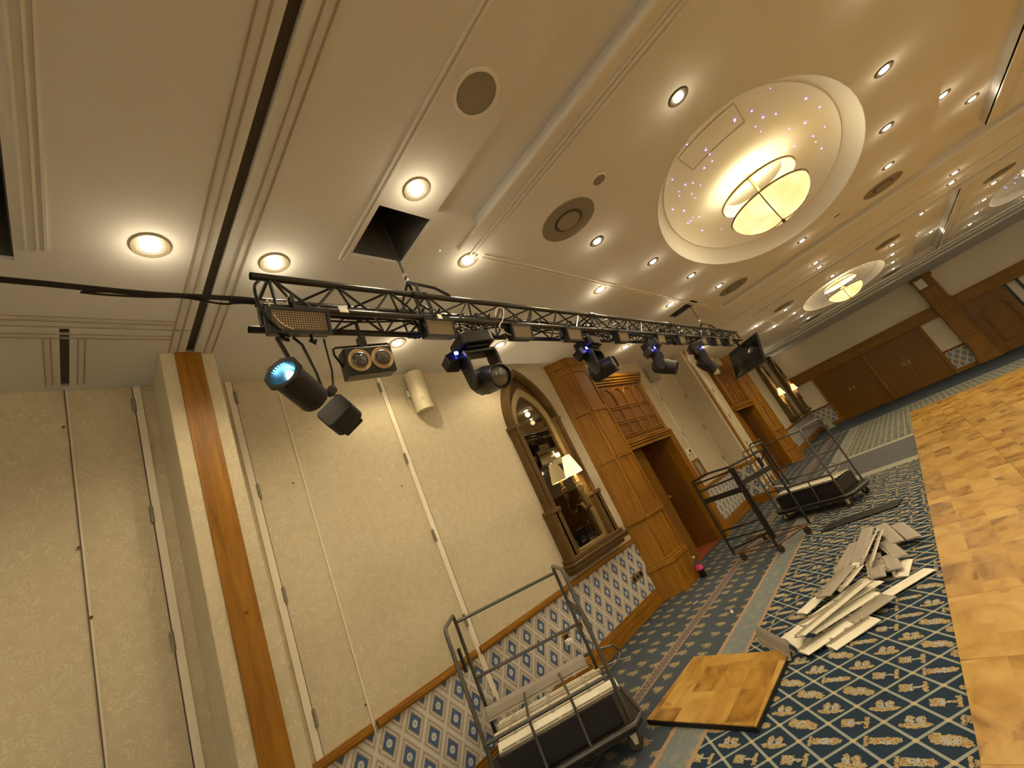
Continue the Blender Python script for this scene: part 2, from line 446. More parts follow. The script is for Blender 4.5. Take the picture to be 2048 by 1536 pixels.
# dado band, rail and skirting segments of the left wall
segs = [(Y0, .54), (.86, 1.385), (1.395, 2.345), (2.365, 5.22), (8.12, 9.78), (10.28, 11.75), (11.85, 12.05), (15.1, Y1)]
mb = MB()
for a, b_ in segs: mb.box((0, a, 0), (.006, b_, .80))
struct('trim_20', mb, 'dado_left')
mb = MB(); mk = MB(); k2 = 0
for a, b_ in segs:
    a2, b2 = a + .012, b_ - .012
    mb.box((0, a2, .775), (.022, b2, .835)); mb.box((0, a2, .79), (.036, b2, .822))
    mk.box((0, a2, 0), (.02, b2, .155)); mk.box((0, a2, .155), (.013, b2, .18)); mk.box((0, a2, .115), (.026, b2, .128))
struct('trim_21', mb, 'oak_y', bev=.004)
struct('baseboard_left', mk, 'oak_y', bev=.003)
# joints of the folding wall cupboards: white strips and hinges
st = MB()
for a, b_ in ((.445, .485), (1.005, 1.05), (2.345, 2.395)): st.box((0, a, .0), (.011, b_, H))
pass
for a in (8.50, 9.76, 11.72): st.box((0, a, .84), (.010, a + .03, H))
sx_ = MB()
for a in (1.385, .115): sx_.box((0, a - .002, 0), (.006, a + .008, H))
stp = struct('trim_22', st, 'white_gloss')
obj('wallpaper_joint', sx_, 'cream_paint', stp)
st = MB()
for a in (.441, 1.052, 2.397, .110): st.box((0, a - .002, .0 if a < 5 else .85), (.0115, a + .002, H))
struct('gap_line', st, 'slot_dark', stp)
hproto = None
for (hy, zs) in ((.437, (3.40, 2.60, 1.82, 1.05)), (1.056, (3.40, 2.60, 1.83, 1.05, .3)), (2.347, (3.40, 2.60, 1.83, 1.07, .40)), (8.53, (2.67, 1.86, 1.09)), (9.76, (2.61, 1.85, 1.09)), (11.72, (2.61, 1.86, 1.10))):
    for z in zs:
        if hproto is None:
            hb = MB(); hb.tube([(.016, 0, -.055), (.016, 0, .055)], .0085, 8); hb.box((.008, -.012, -.05), (.014, .012, .05))
            for q in (-.028, 0, .028): hb.tube([(.016, 0, q - .004), (.016, 0, q + .004)], .0105, 8)
            hproto = obj('hinge', hb, 'vent_grey', stp); h = hproto
        else: h = hproto.copy(); C.objects.link(h); h.parent = stp
        h.location = (0, hy, z)
# small screw marks and stains on the wall joints
pt = MB()
for y_, z_ in ((.09, 3.28), (.10, 2.5), (.12, 2.1), (1.30, 2.6), (1.37, .95), (2.2, 2.35)): pt.add([(0.012, y_ + .008 * math.cos(a * PI / 3), z_ + .010 * math.sin(a * PI / 3)) for a in range(6)], [(0, 1, 2, 3, 4, 5)])
obj('plug_mark', pt, 'oak_dark', stp)
# piers with the wooden post
def pier(n, yc, xf_=.44, w=.31, lab=''):
    p = struct('wall_pier_%d' % n if False else 'trim_%d' % (29 + n), MB().box((0, yc - w / 2, 0), (xf_, yc + w / 2, H)), 'wallpaper', bev=.006)
    obj('post', MB().box((xf_ - .01, yc - .075, 0), (xf_ + .012, yc + .075, H)), 'oak', p, bev=.003)
    kn = MB(xf((xf_ + .0125, yc + .01, 1.78), 0, PI / 2)).lathe([(.0, .0), (.011, .0), (.013, -.002)], 10); obj('knot', kn, 'oak_dark', p)
    if n > 1:
        obj('dado_paper', MB().box((0, yc - w / 2 - .006, 0), (xf_ + .006, yc + w / 2 + .006, .80)), 'dado_end', p)
        obj('dado_rail', MB().box((0, yc - w / 2 - .03, .775), (xf_ + .03, yc + w / 2 + .03, .835)), 'oak_x', p, bev=.005)
        obj('skirting', MB().box((0, yc - w / 2 - .024, 0), (xf_ + .024, yc + w / 2 + .024, .17)), 'oak_x', p, bev=.005)
    return p
pier(1, .705); pier(2, 10.02, .42, .44)

# octagonal oak pilaster + panelled doorway
def pilaster(n, ya, yb, mirror=False):
    """three-sided oak pilaster; ya = wall line, front from ya+.25 to yb"""
    s = 1 if not mirror else -1; y0 = ya if not mirror else yb
    L = abs(yb - ya)
    def P(d, e=0.):       # outline with offset e
        pts = [(0, -e * 1.4), (.25 + e, .24 - e * .4), (.25 + e, L - .10 + e * .2), (.10 + e, L + e), (0, L + e)]
        return [(x_, y0 + s * y_) for x_, y_ in pts]
    root = struct('trim_%d' % (39 + n), MB().prism(P(0), H - .001, Matrix()), 'oak')
    mb = MB()
    for z0_, z1_, e in ((0, .36, .035), (.36, .42, .050), (.42, .455, .022), (.98, 1.03, .030), (1.03, 1.055, .016), (3.42, 3.549, .02), (3.35, 3.37, .012)):
        mb.prism(P(0, e), z1_ - z0_, Matrix.Translation((0, 0, z0_)))
    obj('moulding', mb, 'oak', root, bev=.006)
    # raised stiles on front and chamfer leave sunk panels
    st = MB()
    f0, f1 = y0 + s * .24, y0 + s * (L - .10)
    for yy in (f0, f1 - s * .045): st.box((.25, yy, .455), (.264, yy + s * .045, 3.35))
    for zz in (1.055, 1.86, 2.62, 3.30): st.box((.25, f0, zz), (.266, f1, zz + .06))
    A = Vector((0, y0, 0)); B_ = Vector((.25, f0, 0)); dirv = (B_ - A).normalized(); nor = Vector((-dirv.y, dirv.x, 0)); 
    if nor.y * s > 0: nor = -nor
    lenc = (B_ - A).length
    def cpt(t, e, z): q = A + dirv * t + nor * e; return (q.x, q.y, z)
    def cbx(t0, t1, z0_, z1_, e): st.add([cpt(t0, -.01, z0_), cpt(t1, -.01, z0_), cpt(t1, e, z0_), cpt(t0, e, z0_), cpt(t0, -.01, z1_), cpt(t1, -.01, z1_), cpt(t1, e, z1_), cpt(t0, e, z1_)], [(0, 1, 2, 3), (4, 5, 6, 7), (0, 1, 5, 4), (1, 2, 6, 5), (2, 3, 7, 6), (3, 0, 4, 7)])
    cbx(0, .05, .455, 3.35, .014); cbx(lenc - .05, lenc, .455, 3.35, .014)
    for zz in (1.055, 1.86, 2.62, 3.30): cbx(0, lenc, zz, zz + .055, .016)
    obj('panel_frame', st, 'oak', root, bev=.004)
    # carved cross on plinth
    cr = MB(); ym = (f0 + f1) / 2
    cr.box((.285, ym - .05, .17), (.289, ym + .05, .185)); cr.box((.285, ym - .0075, .13), (.289, ym + .0075, .23))
    cr.box((.285, ym - .16, .09), (.290, ym - .15, .28)); cr.box((.285, ym + .15, .09), (.290, ym + .16, .28))
    obj('plinth_carving', cr, 'oak', root)
    return root
pilaster(1, 5.22, 6.02); pilaster(2, 14.0, 14.85, False)
def doorway(n, a, b_, leaf_from, ang):
    root = struct('door_%d' % n, MB().box((-.12, a - .03, 1.90), (.10, b_ + .05, 3.24)), 'oak_dark')
    L = b_ - a
    fr = MB()
    for yy in ((b_ - .03, b_ + .16), ): fr.box((-.14, yy[0], 0), (.12, yy[1], 2.02))
    fr.box((-.14, a - .04, 0), (.04, a + .02, 1.92)); obj('jamb', fr, 'oak', root, bev=.006)
    tr_ = MB()
    for i, (z0_, z1_, e) in enumerate(((1.90, 1.95, .125), (1.96, 1.99, .145), (2.0, 2.03, .16), (2.04, 2.07, .135), (3.06, 3.09, .13), (3.10, 3.13, .15), (3.14, 3.18, .17), (3.19, 3.245, .19))):
        tr_.box((.0, a - .04, z0_), (e, b_ + .05 + (e - .1) * .5, z1_))
    tr_.box((.10, a - .03, 2.07), (.112, a + .07, 3.06)); tr_.box((.10, b_ - .06, 2.07), (.112, b_ + .05, 3.06))
    obj('cornice', tr_, 'oak_y', root, bev=.005)
    # lattice of moulded mullions with pointed heads
    gr = MB(); y0_, y1_ = a + .10, b_ - .09; W = (y1_ - y0_) / 4
    for i in range(5):
        yy = y0_ + W * i
        for d in (-.022, .022):
            gr.tube([(.106, yy + d, 2.13), (.106, yy + d, 2.78)], .011, 6)
    for zz in (2.13, 2.38, 2.64):
        for i in range(4):
            for d in ((-.02, .02) if zz > 2.2 else (0, .035)): gr.tube([(.107, y0_ + W * i + .03, zz + d), (.107, y0_ + W * (i + 1) - .03, zz + d)], .011, 6)
    for i in range(4):
        ya_, yb_ = y0_ + W * i, y0_ + W * (i + 1); ym = (ya_ + yb_) / 2
        for sgn in (-1, 1):
            pts = [(.107, ym + sgn * (W / 2 - .02) * math.cos(t * PI / 12) ** 1.0, 2.78 + .22 * math.sin(t * PI / 12) ** .8) for t in range(0, 7)]
            gr.tube(pts, .011, 6)
    obj('tracery', gr, 'oak', root, smooth=True)
    # dark corridor behind
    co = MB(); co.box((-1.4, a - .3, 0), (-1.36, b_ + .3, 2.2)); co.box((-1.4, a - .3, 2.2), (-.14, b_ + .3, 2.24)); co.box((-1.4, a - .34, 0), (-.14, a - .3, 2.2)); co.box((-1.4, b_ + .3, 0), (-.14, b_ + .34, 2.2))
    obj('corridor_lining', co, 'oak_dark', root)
    obj('threshold', MB().box((-1.36, a - .3, -.01), (-.02, b_ + .3, .006)), 'red_carpet', root)  # even dark red floor of the corridor
    lf = MB(); lf.box((0, 0, .01), (.05, .86, 1.91)); leaf = obj('door_leaf', lf, 'oak_door', root); leaf.location = (-.06, a + .02, 0); leaf.rotation_euler = (0, 0, ang)
    kb = MB(xf((.05, .78, 1.0), 0, PI / 2)).lathe([(.0, 0), (.028, 0), (.028, .008), (.010, .012), (.010, .035), (.026, .045), (.028, .06), (.015, .075), (0, .077)], 14)
    k = obj('door_handle', kb, 'brass', leaf, smooth=True)
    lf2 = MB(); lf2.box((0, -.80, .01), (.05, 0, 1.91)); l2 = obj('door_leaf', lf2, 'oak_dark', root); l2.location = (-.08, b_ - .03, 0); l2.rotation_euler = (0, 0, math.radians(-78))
    return root
doorway(1, YD0, YD1, 0, math.radians(8)); doorway(2, YE0, YE1, 0, math.radians(8))

# ------------------------------------------------------------------ far wall
r = MB(); r.box((.0, Y1 - .10, 1.98), (7.6, Y1, 2.34)); r.box((.0, Y1 - .14, 2.30), (7.6, Y1, 2.37)); r.box((0, Y1 - .12, 1.95), (7.6, Y1, 1.99))
hd = struct('trim_50', r, 'oak_x', bev=.006)
jb = MB()
for xx in (.72, 2.52, 4.36): jb.box((xx, Y1 - .08, 0), (xx + .10, Y1, 1.96))
obj('door_post', jb, 'oak', hd)
dn_ = 3
for (x0, x1) in ((.82, 1.67), (1.67, 2.52), (2.62, 3.49), (3.49, 4.36)):
    d = struct('door_%d' % dn_, MB().box((x0 - .002, Y1 - .035, .0), (x1 - .004, Y1, 1.96)), 'oak_door'); dn_ += 1
    hx = x1 - .07 if dn_ in (4, 6) else x0 + .07
    hb = MB(); hb.cbox((hx, Y1 - .04, 1.0), (.05, .012, .13)); hb.tube([(hx, Y1 - .045, 1.03), (hx, Y1 - .09, 1.03), (hx + (-.10 if dn_ in (4, 6) else .10), Y1 - .09, 1.03)], .010, 8)
    obj('door_handle', hb, 'brass', d, smooth=True)
struct('trim_51', MB().box((4.46, Y1 - .01, 0), (5.05, Y1, .80)).box((0, Y1 - .01, 0), (.72, Y1, .80)), 'dado_far')
mb = MB()
for a, b_ in ((4.46, 5.05), (.0, .72)): mb.box((a, Y1 - .05, .77), (b_, Y1, .83))
struct('trim_52', mb, 'oak_dark')
mb = MB()
for a, b_ in ((4.46, 5.05), (.0, .72)): mb.box((a, Y1 - .03, 0), (b_, Y1, .13))
struct('baseboard_far', mb, 'oak_x')
mb = MB(); mb.box((5.05, Y1 - .20, 0), (5.57, Y1, 3.45)); pl = struct('trim_53', mb, 'oak')
mb = MB()
for z0_, z1_, e in ((0, .22, .05), (.22, .27, .035), (.95, 1.0, .03), (2.36, 2.42, .03), (1.90, 1.96, .012), (2.95, 3.0, .02), (3.35, 3.45, .05)): mb.box((5.05 - e, Y1 - .20 - e, z0_), (5.57 + e, Y1, z1_))
for xx in (5.05, 5.51): mb.box((xx, Y1 - .215, .27), (xx + .06, Y1, 3.35))
obj('moulding', mb, 'oak', pl, bev=.006)
ap = MB(); ap.box((5.60, Y1 - .05, .01), (6.72, Y1, 1.95)); d = struct('door_7', ap, 'oak_door')
pa = MB()
for ins in (0, .035, .07):
    xs0, xs1 = 5.84 + ins, 6.56 - ins; zb = .32 + ins; zt = 1.35 - ins * .4
    pts = [(xs0, Y1 - .055, zb), (xs0, Y1 - .055, zt)] + [((xs0 + xs1) / 2 - (xs1 - xs0) / 2 * math.cos(t * PI / 12), Y1 - .055, zt + .28 * math.sin(t * PI / 12)) for t in range(1, 12)] + [(xs1, Y1 - .055, zt), (xs1, Y1 - .055, zb)]
    pa.tube(pts, .010, 6, closed=True)
obj('arched_moulding', pa, 'oak', d, smooth=True)
mb = MB(); mb.box((6.74, Y1 - .06, 0), (6.80, Y1, 1.97)); mb.box((7.02, Y1 - .06, 0), (7.08, Y1, 1.97)); struct('trim_54', mb, 'dark_plastic')
struct('trim_55', MB().box((7.6, Y1 - .12, 0), (XR, Y1, 2.36)), 'oak_door')

# ------------------------------------------------------------------ oval domes with chandeliers
def ORD(i): return ('first', 'second', 'third', 'fourth', 'fifth', 'sixth', 'seventh', 'eighth', 'ninth', 'tenth', 'eleventh', 'twelfth')[i]
dome_me = None
for i, (cx, cy) in enumerate(DOMES):
    if dome_me is None:
        mb = MB()
        prof = [(1.0, H - .004), (1.0, H), (.985, H + .05), (.955, H + .11), (.915, H + .155), (.885, H + .17), (.875, H + .165), (.865, H + .175), (.80, H + .23), (.66, H + .29), (.45, H + .33), (.2, H + .345), (.001, H + .35)]
        mb.lathe(prof, 64, sx=.972, sy=2.004)
        o = struct('trim_%d' % (60 + i), mb, 'ceiling_paint', smooth=True); dome_me = o.data
        def dz(px, py):
            rr = math.hypot(px / .972, py / 2.004)
            for (r0, z0_), (r1, z1_) in zip(prof[7:], prof[8:]):
                if r1 <= rr <= r0: return z0_ + (z1_ - z0_) * (r0 - rr) / (r0 - r1) - .002
            return H + .34
        cs_ = [(-.29, -1.50), (.24, -1.50), (.24, -1.0), (-.29, -1.0)]; hb = MB(); pp_ = []
        for (ax_, ay_), (bx_, by_) in zip(cs_, cs_[1:] + cs_[:1]):
            pp_ += [(ax_ + (bx_ - ax_) * t_ / 6, ay_ + (by_ - ay_) * t_ / 6) for t_ in range(6)]
        hb.tube([(p_, q_, dz(p_, q_)) for p_, q_ in pp_], .0035, 5, closed=True)
        obj('hatch_outline', hb, 'line_grey', o)
        sm = MB().lathe([(.0, -.006), (.0045, -.003), (.0045, .003), (.0, .006)], 6); stars = []
        rs = random.Random(3)
        for k in range(56):
            a = rs.random() * 2 * PI; rr = .30 + .52 * rs.random() ** .6
            z_ = H + .35 - .02 - .12 * max(0, rr - .15) ** 1.6 * 1.55
            # height on the dome profile
            for (r0, z0_), (r1, z1_) in zip(prof[7:], prof[8:]):
                if r1 <= rr <= r0: z_ = z0_ + (z1_ - z0_) * (r0 - rr) / (r0 - r1) - .004
            so = obj('star_light', sm, 'star_led', o) if not stars else stars[0].copy()
            if stars: C.objects.link(so); so.parent = o
            so.location = (.972 * rr * math.cos(a), 2.004 * rr * math.sin(a), z_); q = .6 + .8 * rs.random(); so.scale = (q, q, q); stars.append(so)
        base_dome = o; o.location = (cx, cy, 0)
    else:
        o = base_dome.copy(); C.objects.link(o); o.name = 'trim_%d' % (60 + i); o.location = (cx, cy, 0)
        for ch in base_dome.children:
            c = ch.copy(); C.objects.link(c); c.parent = o
chan = None
for i, (cx, cy) in enumerate(DOMES):
    lab = ['lit glass bowl chandelier in the nearest oval dome', 'lit bowl chandelier in the dome right of the nearest one', 'lit bowl chandelier in the farthest right dome of the near row',
           'small lit bowl chandelier in the far dome near the left wall', 'lit bowl chandelier in the far dome cut by the right photo edge', 'lit bowl chandelier in the far row beyond the right edge'][i]
    if chan is None:
        chan = thing('chandelier', lab, 'chandelier', (cx, cy, 0), 0, 'bowl chandeliers in the ceiling domes')
        R_ = .40
        bowl = [(R_ * math.cos(t * PI / 20), 3.475 - .25 * math.sin(t * PI / 20)) for t in range(0, 11)]
        obj('glass_bowl', MB().lathe(bowl, 40), 'lamp_bowl', chan, smooth=True)
        rg = MB(); rg.tube([((R_ + .004) * math.cos(a * PI / 24), (R_ + .004) * math.sin(a * PI / 24), 3.478) for a in range(48)], .010, 6, closed=True); obj('rim_ring', rg, 'bronze_light', chan, smooth=True)
        rg = MB(); rg.tube([((R_ - .005) * math.cos(a * PI / 24), (R_ - .005) * math.sin(a * PI / 24), 3.68) for a in range(48)], .009, 6, closed=True); obj('upper_ring', rg, 'bronze_light', chan, smooth=True)
        obj('upper_glass', MB().lathe([(R_ - .012, 3.66), (R_ - .015, 3.70), (.30, 3.75)], 40), 'lamp_bowl', chan, smooth=True)
        for q in range(3):
            an = q * 2 * PI / 3 + .5
            rb = MB(); rb.tube([((R_ + .005) * math.cos(t * PI / 20) * math.cos(an), (R_ + .005) * math.cos(t * PI / 20) * math.sin(an), 3.475 - .256 * math.sin(t * PI / 20)) for t in range(0, 11)], .006, 6); obj('strap', rb, 'bronze_light', chan)
            sr = MB(); sr.tube([(R_ * math.cos(an), R_ * math.sin(an), 3.48), ((R_ - .01) * math.cos(an), (R_ - .01) * math.sin(an), 3.68)], .004, 6); obj('hanger_rod', sr, 'bronze_light', chan)
        obj('finial', MB().lathe([(.0, 3.185), (.012, 3.19), (.02, 3.20), (.012, 3.21), (.022, 3.222), (.008, 3.235)], 12), 'bronze', chan, smooth=True)
        st = MB(); st.tube([(0, 0, 3.50), (0, 0, 3.89)], .012, 8); st.lathe([(.06, 3.49), (.075, 3.52), (.05, 3.56), (.0, 3.57)], 16); obj('stem', st, 'knob_glow', chan)
        ld = bpy.data.lights.new('chandelier_bulb', 'POINT'); ld.energy = P_CHAN; ld.color = (1, .80, .46); ld.shadow_soft_size = .10
        for sy in (-.16, .16):
            lo = bpy.data.objects.new('bulb_light', ld); C.objects.link(lo); lo.parent = chan; lo.location = (0, sy, 3.60)
    else: dup(chan, (cx, cy, 0), label=lab)

# ------------------------------------------------------------------ downlights
ld = bpy.data.lights.new('downlight_lamp', 'SPOT'); ld.energy = P_DOWN; ld.color = LAMP; ld.shadow_soft_size = .04; ld.spot_size = math.radians(150); ld.spot_blend = .6
ldg = bpy.data.lights.new('downlight_glow', 'POINT'); ldg.energy = .75; ldg.color = LAMP; ldg.shadow_soft_size = .05
ldg2 = ldg.copy(); ldg2.energy = .22
dls = {}
def downlight(x, y, z, r, label, group=None, cat='downlight', lit=True, dark=False):
    key = (r, dark)
    if key not in dls:
        t = thing('downlight', label, cat, (x, y, z), 0, group)
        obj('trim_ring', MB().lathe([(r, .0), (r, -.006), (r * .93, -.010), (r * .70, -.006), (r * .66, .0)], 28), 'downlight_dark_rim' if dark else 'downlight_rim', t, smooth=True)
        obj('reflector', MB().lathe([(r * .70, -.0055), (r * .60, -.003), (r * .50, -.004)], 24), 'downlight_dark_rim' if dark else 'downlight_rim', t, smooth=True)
        obj('bulb', MB().lathe([(r * .52, -.004), (r * .50, -.010), (r * .35, -.014), (.0, -.016)], 20), 'lamp_white', t, smooth=True)
        lo = bpy.data.objects.new('lamp_light', ld); C.objects.link(lo); lo.parent = t; lo.location = (0, 0, -.03)
        lg = bpy.data.objects.new('glow_light', ldg2 if dark else ldg); C.objects.link(lg); lg.parent = t; lg.location = (0, 0, -.09)
        dls[key] = t; return t
    d = dup(dls[key], (x, y, z), label=label); 
    if group: d['group'] = group
    elif 'group' in d: del d['group']
    return d
G1 = 'downlights in the flat ceiling beside the truss'
for x, y, lab in ((1.43, .42, 'wide rimmed downlight left of the ceiling track, above the black cable'), (1.43, 1.0, 'downlight right above the near end of the truss'),
                  (2.21, 1.58, 'brightest downlight, beside the ceiling hatch with the chain'), (1.76, 2.33, 'bright downlight at the corner of the nearest coffer'),
                  (1.74, 4.39, 'downlight above the middle of the truss, left of the dome'), (1.74, 6.46, 'downlight beside the small far hatch'),
                  (.59, 3.72, 'downlight low under the truss above the arched mirror'), (.60, 2.30, 'downlight half hidden behind the twin lens lamp'), (.59, 6.9, 'small downlight under the truss over the panelled doorway'),
                  (.59, 10.9, 'small downlight near the far end of the truss'), (1.6, 12.3, 'downlight left of the two beyond the monitor'), (1.7, 14.0, 'downlight right of the two beyond the monitor')):
    downlight(x, y, H, .085, lab, G1)
for bay, (oy, nm) in enumerate(((5.36, 'near'), (14.36, 'far'))):
    for col in range(3):
        for sd, dx in (('left', -1.16), ('right', 1.14)):
            for k in range(4):
                if col == 2 and sd == 'right': continue
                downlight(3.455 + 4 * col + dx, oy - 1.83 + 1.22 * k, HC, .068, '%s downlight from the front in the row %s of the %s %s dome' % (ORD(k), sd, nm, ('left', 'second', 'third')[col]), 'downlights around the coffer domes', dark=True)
        for sd, dy in (('front', -2.46), ('rear', 2.44)):
            if col < 2: downlight(3.455 + 4 * col, oy + dy, HC, .068, 'downlight at the %s end of the %s %s dome' % (sd, nm, ('left', 'second')[col]), 'downlights around the coffer domes', dark=True)
for k, xx in enumerate((3.39, 5.46, 7.5)):
    for q, yy in enumerate((9.72, 10.25)):
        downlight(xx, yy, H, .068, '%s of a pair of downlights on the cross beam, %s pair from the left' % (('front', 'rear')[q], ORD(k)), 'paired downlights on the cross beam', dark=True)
for x, y, z, lab in ((5.18, 6.6, HC, 'left of two bright downlights at the far right between the domes'), (5.50, 7.35, HC, 'right of two bright downlights at the far right between the domes'),
                  (5.2, 12.1, HC, 'front downlight in the dark gap between the far domes'), (5.5, 14.9, HC, 'rear right downlight in the dark gap between the far domes'), (5.15, 14.2, HC, 'rear left downlight in the dark gap between the far domes')):
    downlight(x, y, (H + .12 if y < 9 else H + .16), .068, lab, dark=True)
# downlights added over the unseen end of the room for bounce light
for k, (x, y) in enumerate(((4.5, -2.0), (8.5, -2.0), (12.5, -2.0), (4.5, -5.2), (8.5, -5.2), (12.5, -5.2), (5.4, .2), (9.4, .2), (1.43, -1.6), (1.43, -4.0), (5.0, 1.5), (8.5, 1.2))):
    downlight(x, y, H, .085, 'added downlight in the unseen ceiling behind the camera, %s of twelve' % ORD(k), 'added downlights behind the camera')

# round ceiling speaker, vents, discs
t = thing('ceiling_speaker', 'large round grey ceiling speaker in the flat near ceiling', 'speaker', (2.835, 1.58, H))
obj('rim', MB().lathe([(.128, 0), (.126, -.008), (.112, -.010), (.108, 0)], 40), 'ceiling_shine', t, smooth=True)
obj('mesh_grille', MB().lathe([(.110, -.004), (.08, -.008), (.0, -.010)], 40), 'speaker_mesh', t, smooth=True)
obj('screw', MB().lathe([(.003, -.009), (.003, -.012), (0, -.012)], 8), 'slot_dark', t)
vt = None
for x, y, lab in ((2.38, 2.96, 'round air vent at the near corner of the coffer'), (4.52, 7.85, 'round air vent at the rear right of the nearest dome'), (2.36, 7.75, 'round air vent at the rear left of the nearest dome'), (4.52, 2.96, 'round air vent front right of the nearest dome, above the photo edge'),
                  (2.36, 11.95, 'round air vent front left of the far dome'), (2.36, 16.8, 'round air vent rear left of the far dome'), (4.52, 11.95, 'round air vent front right of the far dome'), (4.52, 16.8, 'round air vent rear right of the far dome'), (6.3, 11.95, 'round air vent at the far right dome')):
    if vt is None:
        vt = thing('air_vent', lab, 'vent', (x, y, HC), 0, 'round air vents at the dome corners')
        obj('outer_ring', MB().lathe([(.235, 0), (.232, -.008), (.20, -.013), (.13, -.006), (.115, .002)], 40), 'vent_grey', vt, smooth=True)
        obj('shadow_gap', MB().lathe([(.125, -.0035), (.095, -.0035)], 36), 'slot_dark', vt)
        obj('centre_disc', MB().lathe([(.098, -.002), (.096, -.016), (.0, -.018)], 36), 'speaker_mesh', vt, smooth=True)
    else: dup(vt, (x, y, HC), label=lab)
sd = None
for x, y, lab in ((2.77, 2.88, 'small round sensor disc above the near air vent'), (3.95, 7.75, 'small round sensor disc near the rear air vent'), (2.95, 12.0, 'small dark sensor disc before the far dome')):
    if sd is None:
        sd = thing('ceiling_disc', lab, 'ceiling disc', (x, y, HC), 0, 'small discs in the coffers')
        obj('rim', MB().lathe([(.060, 0), (.058, -.006), (.050, -.008)], 24), 'ceiling_shine', sd, smooth=True); obj('grille', MB().lathe([(.052, -.006), (.0, -.009)], 24), 'speaker_mesh', sd, smooth=True)
    else: dup(sd, (x, y, HC), label=lab)
t = thing('smoke_detector', 'small detector with a green light near the chain hatch', 'detector', (1.80, 2.02, H))
obj('body', MB().lathe([(.014, 0), (.012, -.008), (.0, -.010)], 16), 'ceiling_shine', t, smooth=True); obj('indicator', MB().lathe([(.004, -.010), (.0, -.013)], 8), 'green_led', t)

# ------------------------------------------------------------------ lighting truss
TX0, TX1, TZ0, TZ1, TY0, TY1 = 1.697, 1.870, 2.852, 3.022, .664, 8.49
truss = thing('lighting_truss', 'long black square lighting truss hanging across the room', 'truss', (1.783, TY0, TZ0))
def tob(name, mb, mat, par, **k):        # child with world-space vertices
    mb2 = MB(); org = Vector(par.location) if par.parent is None else None
    inv = Matrix.Translation(-Vector(par.location)); 
    mb2.v = [inv @ v for v in mb.v]; mb2.f = mb.f; return obj(name, mb2, mat, par, **k)
joints = [1.58, 3.55, 5.50, 7.48]
off = {(0, 0): 0, (1, 0): .04, (0, 1): -.045, (1, 1): 0}
for ix, X_ in ((0, TX0), (1, TX1)):
    for iz, Z_ in ((0, TZ0), (1, TZ1)):
        mb = MB(); mb.tube([(X_, TY0 + off[(ix, iz)] * (0 if ix and iz else 1), Z_), (X_, TY1, Z_)], .0178, 12, cap=False); mb.tube([(X_, TY0 + .01, Z_), (X_, TY0 + .03, Z_)], .0172, 12)
        for j in joints:
            mb.tube([(X_, j - .05, Z_), (X_, j + .05, Z_)], .0235, 12); mb.tube([(X_, j - .008, Z_ - .03), (X_, j - .008, Z_ + .03)], .006, 6); mb.tube([(X_ - .03, j + .02, Z_), (X_ + .03, j + .02, Z_)], .006, 6)
        tob('chord', mb, 'truss_black', truss, smooth=True)
def lace(name, f):
    mb = MB(); bounds = [TY0 + .03] + joints + [TY1]
    for a, b_ in zip(bounds, bounds[1:]):
        a += .055; b_ -= .055; n = max(2, round((b_ - a) / .172)); st = (b_ - a) / n
        for i in range(n):
            p, q = f(a + i * st, i % 2), f(a + (i + 1) * st, (i + 1) % 2); mb.tube([p, q], .0072, 6, cap=False)
        for yy in (a - .01, b_ + .01): mb.tube([f(yy, 0), f(yy, 1)], .0085, 6, cap=False)
    tob(name, mb, 'truss_black', truss, smooth=True)
lace('front_bracing', lambda y, s: (TX1, y, (TZ1, TZ0)[s]))
lace('rear_bracing', lambda y, s: (TX0, y, (TZ0, TZ1)[s]))
lace('top_bracing', lambda y, s: ((TX1, TX0)[s], y, TZ1))
lace('bottom_bracing', lambda y, s: ((TX0, TX1)[s], y, TZ0))
mb = MB()
for y in joints:
    for k in range(7): mb.tube([(TX1 + .021 * math.cos(a * PI / 5), y - .06 + k * .018, TZ1 + .021 * math.sin(a * PI / 5)) for a in range(10)], .0035, 5, closed=True)
tob('cable_tie', mb, 'dark_plastic', truss)
for y in (1.02, 1.62): tob('label_sticker', MB().box((TX1 + .014, y, TZ0 - .014), (TX1 + .0195, y + .045, TZ0 + .020)), 'white_plastic', truss)
# chains, shackles and round slings carrying the truss
for (yc, yy, top, nm) in ((1.60, 1.60, 4.1, 'near'), (7.08, 7.08, 4.1, 'far')):
    t = thing('hoist_chain', 'steel chain and black sling lifting the %s end of the truss through a ceiling hatch' % nm, 'chain', (1.80, yc, 3.06))
    mb = MB(); z = 3.22; k = 0
    while z < top:
        c = Vector((1.80, yc, z)); a = Vector((1, 0, 0)) if k % 2 else Vector((0, 1, 0))
        mb.tube([c + a * .008 * math.cos(q * PI / 4) + Vector((0, 0, .014 * math.sin(q * PI / 4))) for q in range(8)], .0028, 5, closed=True); z += .021; k += 1
    tob('chain_links', mb, 'fixture_grey', t)
    mb = MB(); mb.tube([(1.80 + .014 * math.cos(a), yc, 3.20 + .022 * math.sin(a)) for a in [PI * q / 8 for q in range(16)]], .006, 6, closed=True); mb.cbox((1.80, yc, 3.235), (.03, .018, .022)); tob('shackle', mb, 'steel', t, smooth=True)
    mb = MB()
    for X_, dy in ((TX1, -.02), (TX1, .22), (TX0, -.03), (TX0, .20)): mb.tube([(1.80, yc, 3.185), (1.5 * (X_ - 1.8) / 1.5 + 1.8, yc + dy * .6, 3.10), (X_ + .006, yc + dy, TZ1 + .024), (X_ + .008, yc + dy, TZ1 - .02)], .010, 6)
    tob('round_sling', mb, 'fixture_black', t, smooth=True)
